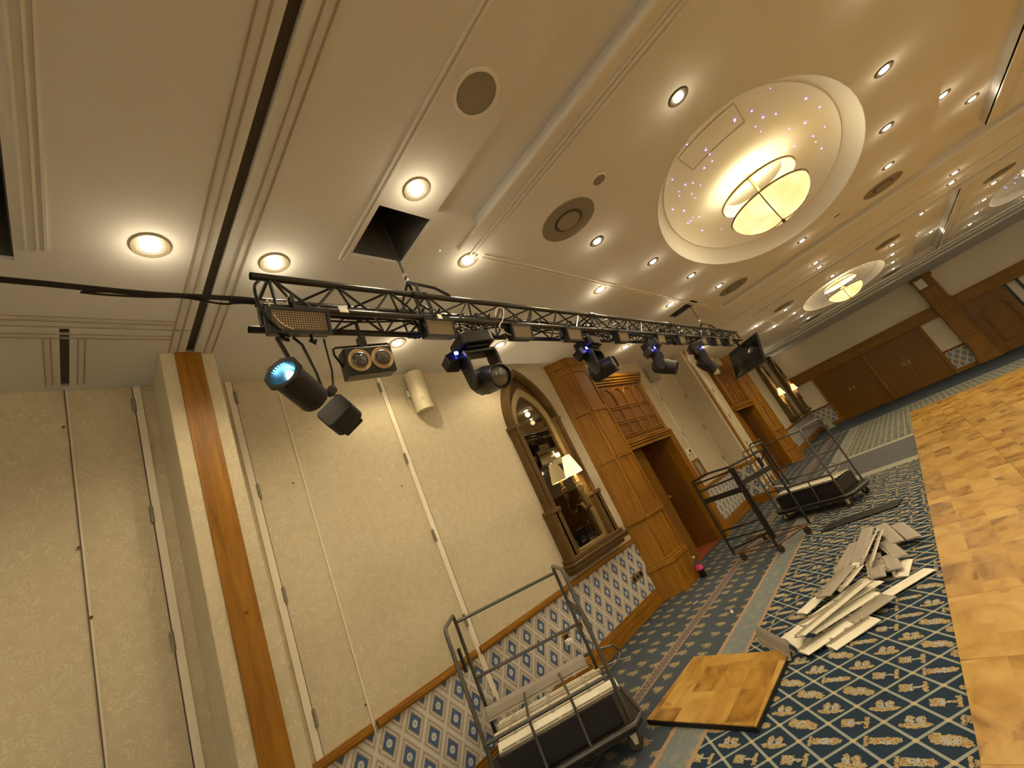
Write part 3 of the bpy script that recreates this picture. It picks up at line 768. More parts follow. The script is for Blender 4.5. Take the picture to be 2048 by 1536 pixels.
# cables in the truss
def cable(pts, r, mat, label, group=None, name='power_cable', cat='cable', sub_=5):
    P_ = [Vector(p) for p in pts]; out = []
    for i in range(len(P_) - 1):
        p0 = P_[max(i - 1, 0)]; p1 = P_[i]; p2 = P_[i + 1]; p3 = P_[min(i + 2, len(P_) - 1)]
        for k in range(sub_):
            t = k / sub_; out.append(.5 * ((2 * p1) + (p2 - p0) * t + (2 * p0 - 5 * p1 + 4 * p2 - p3) * t * t + (3 * p1 - p0 - 3 * p2 + p3) * t ** 3))
    out.append(P_[-1])
    o = obj(name, MB().tube(out, r, 7), mat, origin=P_[0], smooth=True); return tag(o, label, cat, group)
rc = random.Random(5)
def wav(y, x, z, s): return (x + rc.uniform(-s, s), y, z + rc.uniform(-s, s))
cable([(1.80, -3.0, 2.99), (1.79, -.8, 2.965), (1.785, -.06, 2.958), (1.785, .3, 2.945), (1.783, .62, 2.955), (1.78, .85, 2.93), (1.77, 1.5, 2.90)], .011, 'cable_black', 'thick black cable running from the left photo edge into the truss')
cable([(1.80, -3.0, 2.99), (1.795, -.05, 2.957), (1.79, .12, 2.925), (1.79, .30, 2.925), (1.785, .42, 2.94), (1.78, .56, 2.925), (1.78, .70, 2.94), (1.77, 1.4, 2.95)], .0045, 'cable_black', 'thin black cable sagging below the thick cable from the left photo edge')
for k in range(9):
    cable([wav(.70 + .42 * i, 1.775 + .012 * (k % 6) - .03, TZ0 + .040 + .014 * (k % 4), .026) for i in range(int(14 + k * .6))], .0055 + .001 * (k % 2), 'cable_black', 'black cables loosely laid inside the truss', 'black cables laid inside the truss')
for k in range(4):
    cable([(1.78 + .01 * k, .70, 2.90 + .008 * k), wav(.80, 1.775, 2.925 + .008 * k, .012), wav(.92, 1.78, 2.93, .012), wav(1.0 + .02 * k, 1.79, 2.92, .01)], .0085, 'cable_white', 'cream cables bundled inside the near end of the truss', 'cream cables at the truss end')
for k, (y0_, n_) in enumerate(((1.45, 7), (1.9, 6), (2.5, 5), (3.3, 6), (4.2, 6), (5.3, 5), (6.4, 5))):
    pts = []
    for i in range(n_ + 2): a = i * 2.2; pts.append((1.785 + .055 * math.cos(a), y0_ + i * .045 + rc.uniform(-.02, .02), 2.93 + .055 * math.sin(a)))
    cable(pts, .0065, 'cable_black', ('%s coil of black cable from the near end of the truss' % ORD(k)), 'coils of black cable in the truss', 'cable_coil')
cable([(TX1 + .01, .69, 2.99), (TX1 + .03, .655, 2.93), (TX1 + .035, .655, 2.82), (TX1 + .02, .70, 2.74), (TX1 - .02, .76, 2.71)], .007, 'cable_black', 'black cable looping down the near end of the truss to the LED panel')
cable([(TX1 + .012, .70, 2.90), (TX1 + .02, .70, 2.84), (TX1 + .02, .72, 2.76), (TX1, .80, 2.72)], .0035, 'cable_white', 'thin white cable beside the near LED panel')
cable([(TX1 + .018, 2.16, 2.90), (TX1 + .03, 2.20, 2.96), (TX1 + .03, 2.26, 2.955), (TX1 + .03, 2.20, 2.86), (TX1 + .02, 2.14, 2.80), (TX1, 2.22, 2.76), (TX1 - .02, 2.30, 2.765)], .004, 'cable_white', 'white cable looping over the truss by the third LED panel')
# ---- LED panels hooked on the front lower chord
led = None
LED = [(.815, 0, 1.0), (1.62, 0, .96), (2.37, 0, .96), (3.05, 0, .96), (3.92, 0, .96), (4.84, 0, .96), (5.49, 0, .96), (6.32, 0, .96), (6.95, 0, .96), (7.62, 0, .96)]
for k, (y, yaw, sc) in enumerate(LED):
    lab = ('largest LED panel lamp at the near end of the truss' if k == 0 else '%s LED panel lamp along the truss from the near end' % ORD(k))
    if led is None:
        led = thing('led_panel', lab, 'LED lamp', (TX1 + .015, y, TZ0 - .075), 0, 'LED panel lamps clamped along the truss')
        bd = MB(); bd.box((-.055, -.135, -.062), (0, .135, .052)); bd.add([(-.055, -.135, -.062), (-.055, .135, -.062), (-.10, .10, -.045), (-.10, -.10, -.045), (-.055, -.135, .052), (-.055, .135, .052), (-.10, .10, .04), (-.10, -.10, .04)], [(0, 1, 2, 3), (4, 5, 6, 7), (2, 3, 7, 6), (0, 3, 7, 4), (1, 2, 6, 5)]); obj('housing', bd, 'fixture_black', led, bev=.004)
        obj('led_grid', MB().box((-.001, -.120, -.048), (.004, .122, .042)), 'led_face', led)
        fr = MB(); fr.box((-.002, -.137, -.066), (.010, .137, -.050)); fr.box((-.002, -.137, .043), (.008, .137, .054)); fr.box((-.002, -.140, -.066), (.009, -.121, .054)); fr.box((-.002, .123, -.066), (.009, .137, .054)); obj('bezel', fr, 'fixture_black', led)
        br = MB(); br.box((-.06, -.152, -.02), (-.03, -.146, .075)); br.box((-.06, .146, -.02), (-.03, .152, .075)); br.box((-.06, -.152, .070), (-.03, .152, .076)); obj('bracket', br, 'fixture_black', led)
        cl = MB(); cl.tube([(-.02 + .028 * math.cos(a), -.02, .095 + .028 * math.sin(a)) for a in [PI * q / 8 for q in range(-2, 11)]], .007, 6); cl.cbox((-.03, -.02, .085), (.03, .03, .025)); obj('clamp', cl, 'fixture_grey', led)
        led.rotation_euler = (0, math.radians(16), 0)
    else:
        d = dup(led, (TX1 + .015, y, TZ0 - .075), 0, lab); d.scale = (1.0, .80, .96)
# ---- moving heads under the truss
mh = None
MHP = [(1.91, -12, -70, 1.0), (3.32, 8, -84, .95), (4.66, 16, -52, .97), (6.08, 30, -25, 1.0)]
for k, (y, pan, tilt, sc) in enumerate(MHP):
    lab = ('largest black moving head lamp, lens turned right, left of the arched mirror', 'moving head lamp hanging over the oak pilaster, blue display lit', 'moving head lamp in front of the grey wall speaker', 'farthest moving head lamp in front of the cream wall speaker')[k]
    root = thing('moving_head', lab, 'stage lamp', (1.80, y, TZ0 - .05), math.radians(pan), 'moving head lamps under the truss')
    root.scale = (sc,) * 3
    b1 = MB(); b1.prism([(-.085, -.12), (.085, -.12), (.10, -.09), (.10, .09), (.085, .12), (-.085, .12), (-.10, .09), (-.10, -.09)], .085, Matrix.Translation((0, 0, -.125))); b1.prism([(-.07, -.09), (.07, -.09), (.07, .09), (-.07, .09)], .02, Matrix.Translation((0, 0, -.145)))
    base = obj('base', b1, 'fixture_black', root, bev=.008)
    for q in (-.06, .06):
        cl = MB().cbox((0, q, -.02), (.045, .02, .05)); cl.tube([(.035 * math.cos(a), q, .035 * math.sin(a) + .01) for a in [PI * i / 6 for i in range(-1, 8)]], .008, 6)
        obj('clamp', cl, 'fixture_grey', root)
    # display block sticking out of the base, blue led
    db = MB(); db.prism([(-.06, -.05), (.02, -.06), (.055, -.02), (.055, .03), (.02, .06), (-.06, .05)], .075, xf((-.03, -.155, -.205), .2, math.radians(-18), 0)); disp = obj('display_block', db, 'fixture_black', root, bev=.006)
    lm = MB(xf((.036, -.165, -.155))).box((-.004, -.012, -.009), (.006, .010, .009)); obj('blue_display', lm, 'blue_led', root)
    # yoke
    yk = MB()
    for s in (-1, 1):
        yk.prism([(-.045, 0), (.045, 0), (.060, -.05), (.045, -.23), (.02, -.265), (-.02, -.265), (-.045, -.23), (-.060, -.05)], .028, Matrix(((1, 0, 0, 0), (0, 0, 1, s * .112 - .014), (0, 1, 0, -.145), (0, 0, 0, 1))))
    yk.box((-.05, -.125, -.175), (.05, .125, -.145)); obj('yoke', yk, 'fixture_black', root, bev=.01)
    T = xf((0, 0, -.355), 0, math.radians(tilt))
    hd_ = MB(T); hd_.lathe([(.0, .125), (.055, .12), (.085, .09), (.092, .02), (.086, -.04), (.078, -.12), (.080, -.145), (.070, -.15), (.066, -.13), (.0, -.13)], 20)
    head = obj('head', hd_, 'fixture_black', root, smooth=True)
    fn = MB(T)
    for a in range(8): fn.cbox((0, 0, 0), (.006, .006, .10), Matrix.Rotation(a * PI / 4 + .3, 4, 'Z') @ Matrix.Translation((.088, 0, .03)))
    obj('cooling_fin', fn, 'fixture_grey', head)
    ln = MB(T); ln.lathe([(.066, -.134), (.05, -.142), (.0, -.146)], 20); obj('lens', ln, 'lens_glass', head, smooth=True)
    cable([(1.79, y - .02, 2.86), (1.83, y + .06, 2.80), (1.86, y + .13, 2.82), (1.84, y + .18, 2.87)], .005, 'cable_black', 'short black cable dropping to the %s moving head lamp' % ORD(k), 'cables of the moving heads', sub_=4)
# ---- profile spotlight with top hat, facing the camera
ps = thing('profile_spotlight', 'dark grey spotlight with a glowing lens aimed at the camera', 'stage lamp', (1.83, .86, 2.80))
F = Vector((1.995, .635, 2.428)); B_ = Vector((1.80, .855, 2.345)); ax = (F - B_).normalized()
q = ax.to_track_quat('Z', 'Y').to_matrix().to_4x4(); TF = Matrix.Translation(F - Vector(ps.location)) @ q
body = MB(TF); body.lathe([(.062, 0), (.062, -.03), (.063, -.19), (.050, -.20), (.044, -.20)], 24); obj('barrel', body, 'fixture_grey', ps, smooth=True)
fl = MB(TF); oc = [(.080 * math.cos(a * PI / 4 + PI / 8), .080 * math.sin(a * PI / 4 + PI / 8)) for a in range(8)]; oo = []; ii = []
for a in range(32):
    an = a * PI / 16; r_ = .075 * math.cos(PI / 8) / math.cos(((an) % (PI / 4)) - PI / 8); oo.append((r_ * math.cos(an), r_ * math.sin(an))); ii.append((.054 * math.cos(an), .054 * math.sin(an)))
fl.ringprism(oo, ii, .016); obj('front_flange', fl, 'fixture_black', ps)
tb_ = MB(TF); tb_.lathe([(.054, .01), (.054, -.16)], 28); obj('inner_tube', tb_, 'lens_beam', ps, smooth=True)
le = MB(TF); le.lathe([(.024, -.120), (.016, -.112), (.0, -.110)], 20, Matrix.Translation((-.014, -.012, 0))); obj('lens', le, 'lens_core', ps, smooth=True)
le = MB(TF); le.lathe([(.054, -.150), (.040, -.125), (.0, -.122)], 24); obj('lens_holder', le, 'lens_glass', ps, smooth=True)
tm = Matrix.Translation(B_ + Vector((0.02, .02, -.012)) - Vector(ps.location)) @ q @ Matrix.Rotation(.5, 4, 'Z')
bx = MB(tm); bx.prism([(-.055, -.062), (.055, -.062), (.070, -.045), (.070, .045), (.055, .062), (-.055, .062), (-.070, .045), (-.070, -.045)], .10, Matrix.Translation((0, 0, -.085))); bx.prism([(-.05, -.05), (.05, -.05), (.05, .05), (-.05, .05)], .05, Matrix.Translation((0, 0, -.125))); obj('lamp_house', bx, 'fixture_grey', ps, bev=.008)
yk = MB(); L = lambda p: Vector(p) - Vector(ps.location)
yk.tube([L((1.80, .775, 2.725)), L((1.82, .74, 2.72)), L((1.86, .705, 2.69)), L((1.88, .71, 2.62)), L((1.885, .735, 2.49))], .010, 6)
yk.tube([L((1.80, .80, 2.74)), L((1.80, .83, 2.70)), L((1.79, .86, 2.55)), L((1.77, .875, 2.45)), L((1.80, .86, 2.41))], .0065, 6); yk.tube([L((1.82, .93, 2.72)), L((1.81, .925, 2.55)), L((1.80, .90, 2.42))], .005, 6)
obj('yoke', yk, 'fixture_black', ps, smooth=True)
cl = MB(); c0 = L((1.84, .80, TZ0 - .04)); cl.cbox(c0, (.035, .03, .08)); cl.tube([L((1.87 + .03 * math.cos(a), .80, TZ0 + .03 * math.sin(a))) for a in [PI * i / 6 for i in range(-4, 7)]], .008, 6); cl.tube([L((1.84, .86, 2.78)), L((1.84, .865, 2.70))], .006, 6); cl.tube([L((1.84, .85, 2.70)), L((1.84, .875, 2.68)), L((1.84, .88, 2.70))], .008, 6); obj('hook_clamp', cl, 'fixture_black', ps)
kb = MB(xf(L((1.80, .895, 2.445)), 0, PI / 2)).lathe([(0, -.02), (.022, -.018), (.022, .018), (0, .02)], 12); obj('tilt_knob', kb, 'fixture_black', ps)
# ---- twin lens blinder
bl = thing('blinder_lamp', 'black twin lens audience blinder under the truss', 'stage lamp', (1.79, 1.145, 2.735)); bl.rotation_euler = (0, math.radians(10), math.radians(-9)); bl.scale = (1.05,) * 3
b1 = MB(); b1.box((-.06, -.115, -.185), (.035, .125, -.045)); obj('housing', b1, 'fixture_black', bl, bev=.006)
yk = MB(); yk.tube([(-.02, -.115, -.12), (-.01, -.145, -.06), (-.01, -.145, -.03), (-.01, -.13, -.022), (-.01, .13, -.022), (-.01, .14, -.03), (-.02, .13, -.12)], .006, 6); yk.cbox((-.01, 0, -.005), (.04, .035, .05)); yk.tube([(-.01, 0, .02), (-.01, 0, .10)], .010, 6); obj('yoke', yk, 'fixture_black', bl)
for yy in (-.052, .062):
    T = xf((.036, yy, -.115), 0, PI / 2)
    ln = MB(T); ln.lathe([(.055, -.012), (.0565, .006), (.053, .010), (.036, .004)], 28); r_ = obj('reflector_ring', ln, 'led_rim' if False else 'brass_ring' if 'brass_ring' in MATS else 'white_plastic', bl, smooth=True)
    g = MB(T); g.lathe([(.037, .0), (.030, .016), (.018, .024), (.0, .027)], 24); obj('lens', g, 'lens_glass', bl, smooth=True)
    g = MB(T); g.lathe([(.040, .004), (.040, .012), (.036, .014), (.035, .006)], 24); obj('chrome_ring', g, 'steel', bl, smooth=True)
    g = MB(T)
    for q_ in range(5): g.tube([(-.028 + .001, -.024 + q_ * .012, .024 - abs(q_ - 2) * .003), (.028, -.024 + q_ * .012, .024 - abs(q_ - 2) * .003)], .0012, 4)
    obj('lens_rib', g, 'steel', bl)
# ---- monitor at the far end of the truss
mn_ = thing('monitor', 'black flat monitor hanging at the far end of the truss', 'monitor', (1.75, 8.62, 2.58))
pts = [(2.11, 8.60, 2.85), (1.965, 8.60, 2.33), (1.39, 8.60, 2.295), (1.53, 8.62, 2.775)]
fr = MB(); d_ = Vector((.01, .055, 0))
def slab(P4, d): P4 = [Vector(p) - Vector(mn_.location) for p in P4]; return [tuple(p) for p in P4] + [tuple(p + d) for p in P4]
FQ = [(0, 1, 2, 3), (4, 5, 6, 7), (0, 1, 5, 4), (1, 2, 6, 5), (2, 3, 7, 6), (3, 0, 4, 7)]
fr.add(slab(pts, d_), FQ); obj('casing', fr, 'dark_plastic', mn_, bev=.006)
c_ = sum((Vector(p) for p in pts), Vector()) / 4; ins = [tuple(c_ + (Vector(p) - c_) * .92 + Vector((0, -.004, 0))) for p in pts]
sc_ = MB(); sc_.add(slab(ins, Vector((0, .003, 0))), FQ); obj('screen', sc_, 'black_glass', mn_)
bk = MB(); bk.tube([(0.0, .0, .20), (0.03, -.12, .30), (.03, -.25, .32)], .018, 8); bk.cbox((-.02, -.02, .0), (.16, .03, .12)); bk.cbox((-.10, -.015, -.07), (.012, .02, .025)); obj('bracket', bk, 'fixture_black', mn_)
# ---- wall speakers
def wall_speaker(loc, w_, d, h_, rz, mat, label, tilt=8):
    t = thing('wall_speaker', label, 'speaker', loc, rz)
    T = Matrix.Rotation(math.radians(tilt), 4, 'Y')
    pl = [(d * math.cos(a), w_ / 2 * math.sin(a) / .9) for a in [(-64 + 16 * i) * PI / 180 for i in range(9)]]
    poly = [(.02, -w_ / 2)] + [(max(.02, p), max(-w_ / 2, min(w_ / 2, q_))) for p, q_ in pl] + [(.02, w_ / 2)]
    b_ = MB(T @ Matrix.Translation((.06, 0, -h_ / 2))).prism(poly, h_); obj('cabinet', b_, mat, t, bev=.008)
    br = MB(); br.tube([(0, 0, 0), (.04, 0, .0), (.085, 0, -.01)], .014, 8); br.cbox((.004, 0, 0), (.008, .06, .09)); obj('bracket', br, 'white_plastic', t)
    return t
s1 = wall_speaker((.0, 2.78, 3.28), .19, .16, .44, math.radians(-30), 'speaker_cream', 'cream wall speaker below the ceiling left of the arched mirror', 6)
lb = MB(xf((.205, -.02, -.12), 0, math.radians(6))); lb.box((0, .0, 0), (.004, .035, .006)); lb.box((0, 0, -.014), (.004, .05, -.010)); lb.box((0, .0, -.024), (.004, .03, -.020)); obj('printed_label', lb, 'line_grey', s1)
wall_speaker((.0, 8.62, 3.25), .26, .16, .38, math.radians(-25), 'speaker_grey', 'grey wall speaker behind a moving head, above the recess right of the panelled doorway', 6)
wall_speaker((.0, 12.45, 3.24), .30, .20, .46, math.radians(-30), 'speaker_cream', 'cream wall speaker behind the farthest moving head lamp', 6)
t = thing('wall_speaker', 'small pale box speaker on the far wall pilaster', 'speaker', (5.2, 21.08, 3.18)); obj('cabinet', MB().prism([(-.17, 0), (.15, 0), (.12, -.22), (-.14, -.22)], .36, Matrix.Translation((0, 0, -.18))), 'speaker_grey', t, bev=.01); obj('grille', MB().box((-.13, -.232, -.16), (.11, -.22, .16)), 'white_plastic', t)
cable([(.012, 2.62, 3.36), (.02, 2.60, 3.25), (.03, 2.60, 3.16), (.06, 2.66, 3.08), (.10, 2.74, 3.06)], .004, 'line_grey', 'grey cable hanging behind the cream speaker near the mirror', sub_=4)
t = thing('junction_box', 'small white junction box left of the cream wall speaker', 'junction box', (0, 2.66, 3.30)); obj('box', MB().box((0, -.03, -.05), (.03, .03, .03)), 'white_plastic', t, bev=.004); obj('knob', MB(xf((.03, 0, .04))).lathe([(0, 0), (.012, 0), (.012, .015), (0, .018)], 10), 'pink_label', t)

# ------------------------------------------------------------------ arched mirrors with sconces
def arch(w_, z0_, zs, za, n=9):
    """pointed arch outline (y,z) closed polygon"""
    p = [(-w_, z0_)]; h = za - zs
    c = (h * h - w_ * w_) / (2 * w_) if h > w_ else 0; R_ = c + w_
    for i in range(n): 
        th = math.asin(min(1, h / R_)) * i / (n - 1); p.append((c - R_ * math.cos(th), zs + R_ * math.sin(th)))
    q_ = [(-a, b_) for a, b_ in p[::-1]][1:]
    return p + q_
def mirror(yc, label, sc=1.):
    t = thing('arched_mirror', label, 'mirror', (0, yc, .93)); z = lambda v: (v - .93)
    A = Matrix(((0, 0, 1, 0), (1, 0, 0, 0), (0, 1, 0, 0), (0, 0, 0, 1)))   # (a,b,c)->(c,a,b)
    up = lambda P_, dz=0: [(a, b_ - .93) for a, b_ in P_]
    obj('glass', MB(A).prism(up(arch(.325, 1.06, 2.60, 3.12)), .004, Matrix.Translation((0, 0, .02))), 'mirror_glass', t)
    o1 = up(arch(.46, 1.04, 2.66, 3.47)); i1 = up(arch(.335, 1.04, 2.60, 3.13))
    obj('arch_hood', MB(A).ringprism(o1, up(arch(.43, 1.04, 2.64, 3.40)), .14), 'bronze', t)
    obj('back_board', MB(A).ringprism(up(arch(.45, 1.04, 2.66, 3.45)), i1, .035), 'bronze', t)
    obj('inner_frame', MB(A).ringprism(up(arch(.375, 1.04, 2.60, 3.21)), up(arch(.32, 1.075, 2.60, 3.10)), .07), 'bronze_light', t, bev=.008)
    for s in (-1, 1):
        mb = MB(); ya, yb = sorted((s * .36, s * .48)); mb.box((0, ya, z(1.57)), (.11, yb, z(2.66))); mb.box((0, sorted((s * .35, s * .50))[0], z(2.64)), (.13, sorted((s * .35, s * .50))[1], z(2.69)))
        ya, yb = sorted((s * .36, s * .53)); mb.box((0, ya, z(1.04)), (.14, yb, z(1.57))); mb.box((0, ya - .01, z(1.55)), (.155, yb + .01, z(1.60)))
        obj('side_pilaster', mb, 'bronze', t, bev=.006)
    sl = MB()
    for z0_, z1_, e, w_ in ((1.0, 1.05, .17, .56), (.97, 1.0, .21, .62), (.93, .97, .19, .60), (.88, .93, .13, .55)): sl.box((0, -w_, z(z0_)), (e, w_, z(z1_)))
    obj('sill', sl, 'bronze', t, bev=.008)
    return t
def sconce(yc, label, x=.150, z0_=1.88, s=1.):
    t = thing('wall_lamp', label, 'wall lamp', (x, yc, z0_)); t.scale = (s,) * 3
    sh = MB(); N = 40; pr = [(.118, -.01), (.052, .25)]; vs = []; 
    sh.lathe([(.118, 0), (.114, .03), (.055, .25), (.052, .25), (.110, .03), (.112, 0)], N); obj('lamp_shade', sh, 'lamp_shade', t, smooth=True)
    obj('candle_tube', MB().lathe([(.016, -.10), (.018, -.02), (.016, .06), (.0, .06)], 12), 'bronze_light', t, smooth=True)
    hb = MB(); hb.lathe([(.010, -.26), (.026, -.24), (.034, -.20), (.030, -.165), (.040, -.15), (.030, -.12), (.036, -.10), (.012, -.09)], 12); obj('carved_cup', hb, 'bronze_light', t, smooth=True)
    ar = MB(); ar.tube([(-x + .05, 0, -.36), (-.06, .0, -.44), (.02, .01, -.42), (.03, 0, -.33), (0, 0, -.25)], [.028, .024, .030, .026, .020], 8); obj('bracket_arm', ar, 'bronze', t, smooth=True)
    fi = MB()
    for q_ in range(4): fi.tube([(.035, -.02 + q_ * .013, -.20), (.042, -.02 + q_ * .013, -.165), (.03, -.02 + q_ * .013, -.14)], .0075, 6)
    obj('carved_fingers', fi, 'bronze_light', t, smooth=True)
    obj('glowing_bulb', MB().lathe([(.0, .03), (.02, .05), (.024, .08), (.012, .12), (.0, .13)], 12), 'lamp_white', t, smooth=True)
    ld_ = bpy.data.lights.get('sconce') or bpy.data.lights.new('sconce', 'POINT'); ld_.energy = 9; ld_.color = (1, .78, .45); ld_.shadow_soft_size = .03
    lo = bpy.data.objects.new('bulb_light', ld_); C.objects.link(lo); lo.parent = t; lo.location = (0, 0, .16)
    return t
mirror(4.33, 'tall pointed arch mirror in a bronze frame on the near wall'); sconce(4.50, 'lit wall lamp with a pleated shade on the nearest arched mirror')
mirror(17.7, 'arched mirror beyond the far doorway, left of the far pair'); sconce(17.85, 'left lit shade of the two far wall lamps')
mirror(20.1, 'arched mirror closest to the far wall'); sconce(20.45, 'right lit shade of the two far wall lamps')
fill_sc = bpy.data.lights.new('added_fill', 'POINT'); fill_sc.energy = 400; fill_sc.color = (1, .92, .80); fill_sc.shadow_soft_size = .05  # strong fill for wall lamps invented on the unseen walls to brighten the room
for k, (x_, y_) in enumerate(((14.84, -4.5), (14.84, -1), (14.84, 2.5), (14.84, 6), (14.84, 9.5), (14.84, 13), (14.84, 16.5), (2.5, -6.84), (5.5, -6.84), (8.5, -6.84), (11.5, -6.84))):
    o_ = sconce(0, '%s added fill lamp of those on the unseen side and rear walls' % ORD(k)); o_.location = (x_, y_, 1.9); o_.rotation_euler[2] = PI if x_ > 14 else PI / 2; o_['group'] = 'added fill lamps on the unseen walls'
    lc_ = [c for c in o_.children if c.type == 'LIGHT'][0]; lc_.data = fill_sc
tag(obj('plinth', MB().box((.05, -.12, 0), (.35, .12, .03)).box((.10, -.07, .03), (.28, .07, .42)), 'green_stand', origin=None), 'pale green stand on the floor in the far left corner', 'stand').location = (.25, 20.4, 0)
t = thing('wall_picture', 'dark framed panel high on the left wall near the far corner', 'picture', (0, 19.9, 3.05)); obj('frame', MB().box((0, -.35, -.22), (.04, .35, .22)), 'bronze', t, bev=.01); obj('panel', MB().box((.04, -.29, -.16), (.045, .29, .16)), 'speaker_grey', t)

# ------------------------------------------------------------------ sockets, thermostat, sign
def socket(y, z, w_, label, group=None, mat='brass'):
    t = thing('wall_socket', label, 'socket', (.006, y, z), 0, group)
    obj('plate', MB().box((0, -w_ / 2, -.043), (.008, w_ / 2, .043)), mat, t, bev=.003); obj('insert', MB().box((.008, -w_ / 2 + .018, -.02), (.012, w_ / 2 - .018, .02)), 'dark_plastic', t); return t
socket(4.84, .43, .085, 'left brass socket plate of three near the oak pilaster'); socket(4.925, .43, .075, 'middle pale socket plate of three near the oak pilaster', mat='bronze_light'); socket(5.02, .43, .10, 'right brass socket plate of three near the oak pilaster')
socket(3.36, .44, .10, 'brass socket with a white plug behind the near trolley'); socket(3.60, .44, .10, 'brass socket right of the plugged one, behind the trolley hoop'); socket(3.72, .45, .085, 'small pale socket right of the trolley hoop', mat='bronze_light')
t = thing('plug', 'white plug and adaptor in the brass socket behind the near trolley', 'plug', (.02, 3.34, .41)); obj('body', MB().box((0, -.03, -.03), (.05, .03, .02)).box((.05, -.018, -.025), (.075, .018, .01)), 'white_plastic', t, bev=.006)
cable([(.07, 3.34, .39), (.08, 3.40, .28), (.07, 3.46, .16), (.06, 3.55, .06), (.14, 3.72, .012), (.30, 3.80, .008)], .003, 'cable_white', 'thin white cable running down from the plug to the carpet')
t = thing('thermostat', 'white thermostat on the wall beside the doorway', 'thermostat', (.0, 8.32, 1.52)); obj('box', MB().box((0, -.09, -.05), (.035, .09, .05)), 'white_plastic', t, bev=.006); obj('dial', MB().box((.035, -.01, -.025), (.042, .06, .025)), 'fixture_grey', t)
t = thing('framed_notice', 'small wood framed notice under the thermostat', 'picture', (.0, 8.38, 1.17)); obj('frame', MB(Matrix(((0, 0, 1, 0), (1, 0, 0, 0), (0, 1, 0, 0), (0, 0, 0, 1)))).ringprism([(-.16, -.17), (.16, -.17), (.16, .17), (-.16, .17)], [(-.12, -.13), (.12, -.13), (.12, .13), (-.12, .13)], .03), 'oak', t); obj('paper', MB().box((0, -.125, -.135), (.01, .125, .135)), 'speaker_grey', t)

# ------------------------------------------------------------------ trolleys
def trolley(origin, rz, Lh, W, label, T=1.17, load=None, z0_=.16):
    """origin: rear left post foot; x along the long side, -y to the front"""
    t = thing('linen_trolley', label, 'trolley', (*origin, 0), rz)
    def hoop(x, kk):
        mb = MB(); r_ = .0145
        pts = [(x, 0, z0_), (x, 0, T - .05), (x, -.02, T - .012), (x, -.06, T), (x, -W + .06, T), (x, -W + .02, T - .012), (x, -W, T - .05), (x, -W, z0_)]
        mb.tube(pts, r_, 10); return obj('end_hoop', mb, 'trolley_steel', t, smooth=True)
    hoop(0, 0); hoop(Lh, 1)
    fr = MB(); e = .10
    base = [(-.02, .0), (-e, -.06), (-e, -W + .06), (-.02, -W - .03), (Lh + .02, -W - .03), (Lh + e, -W + .06), (Lh + e, -.06), (Lh + .02, .0)]
    fr.tube([(a, b_, z0_) for a, b_ in base], .016, 8, closed=True); obj('base_rail', fr, 'trolley_steel', t, smooth=True)
    obj('deck', MB().prism([(a * .985, b_ * .985) for a, b_ in base], .05, Matrix.Translation((0, 0, z0_ - .045))), 'cage_black', t)
    cr = MB(); cr.box((.04, -W + .03, z0_ + .005), (Lh - .04, -.03, z0_ + .19)); obj('black_bin', cr, 'dark_plastic', t, bev=.01)
    for z, y in ((T - .06, 0), (T * .585, 0), (.46, 0), (.46, -W)): obj('side_rail', MB().tube([(0, y, z), (Lh, y, z)], .0125, 8), 'trolley_steel', t, smooth=True)
    gt = MB()
    for x in (Lh * .34, Lh * .67):
        gt.tube([(x, 0, .46), (x, -W, .46)], .009, 6); gt.tube([(x, -W, .46), (x, -W - .03, z0_)], .010, 6)
    obj('gate_bar', gt, 'trolley_steel', t, smooth=True)
    obj('hoop_plate', MB().cbox((0, -W / 2 - .02, .90), (.02, .05, .16)), 'cage_black', t); obj('hoop_plate', MB().cbox((Lh, -W / 2, .86), (.03, W, .022)), 'cage_black', t)
    hd2 = MB(); hd2.tube([(Lh, -W, .62), (Lh + .10, -W + .01, .60), (Lh + .14, -W + .03, .54), (Lh + .10, -W + .02, .50), (Lh, -W, .48)], .008, 6); obj('side_handle', hd2, 'trolley_steel', t, smooth=True)
    k = 0
    for x in (.02, Lh - .02):
        for y in (-.06, -W + .04):
            cs = MB(); cs.prism([(-.03, 0), (.03, 0), (.012, -.09), (-.012, -.09)], .04, Matrix(((1, 0, 0, x), (0, 0, 1, y - .02), (0, 1, 0, z0_ - .03), (0, 0, 0, 1)))); c_ = obj('caster_fork', cs, 'steel' if False else 'speaker_cream', t)
            wh = MB(Matrix(((1, 0, 0, x), (0, 0, 1, y - .014), (0, 1, 0, .052), (0, 0, 0, 1)))).lathe([(0, 0), (.045, 0), (.052, .006), (.052, .022), (.045, .028), (0, .028)], 18); obj('wheel', wh, 'rubber', c_, smooth=True)
    return t
ang1 = math.atan2(.76, .65)
t1 = trolley((.13, 2.17), ang1, .91, .62, 'grey tube steel trolley loaded with pale strips, nearest the camera')
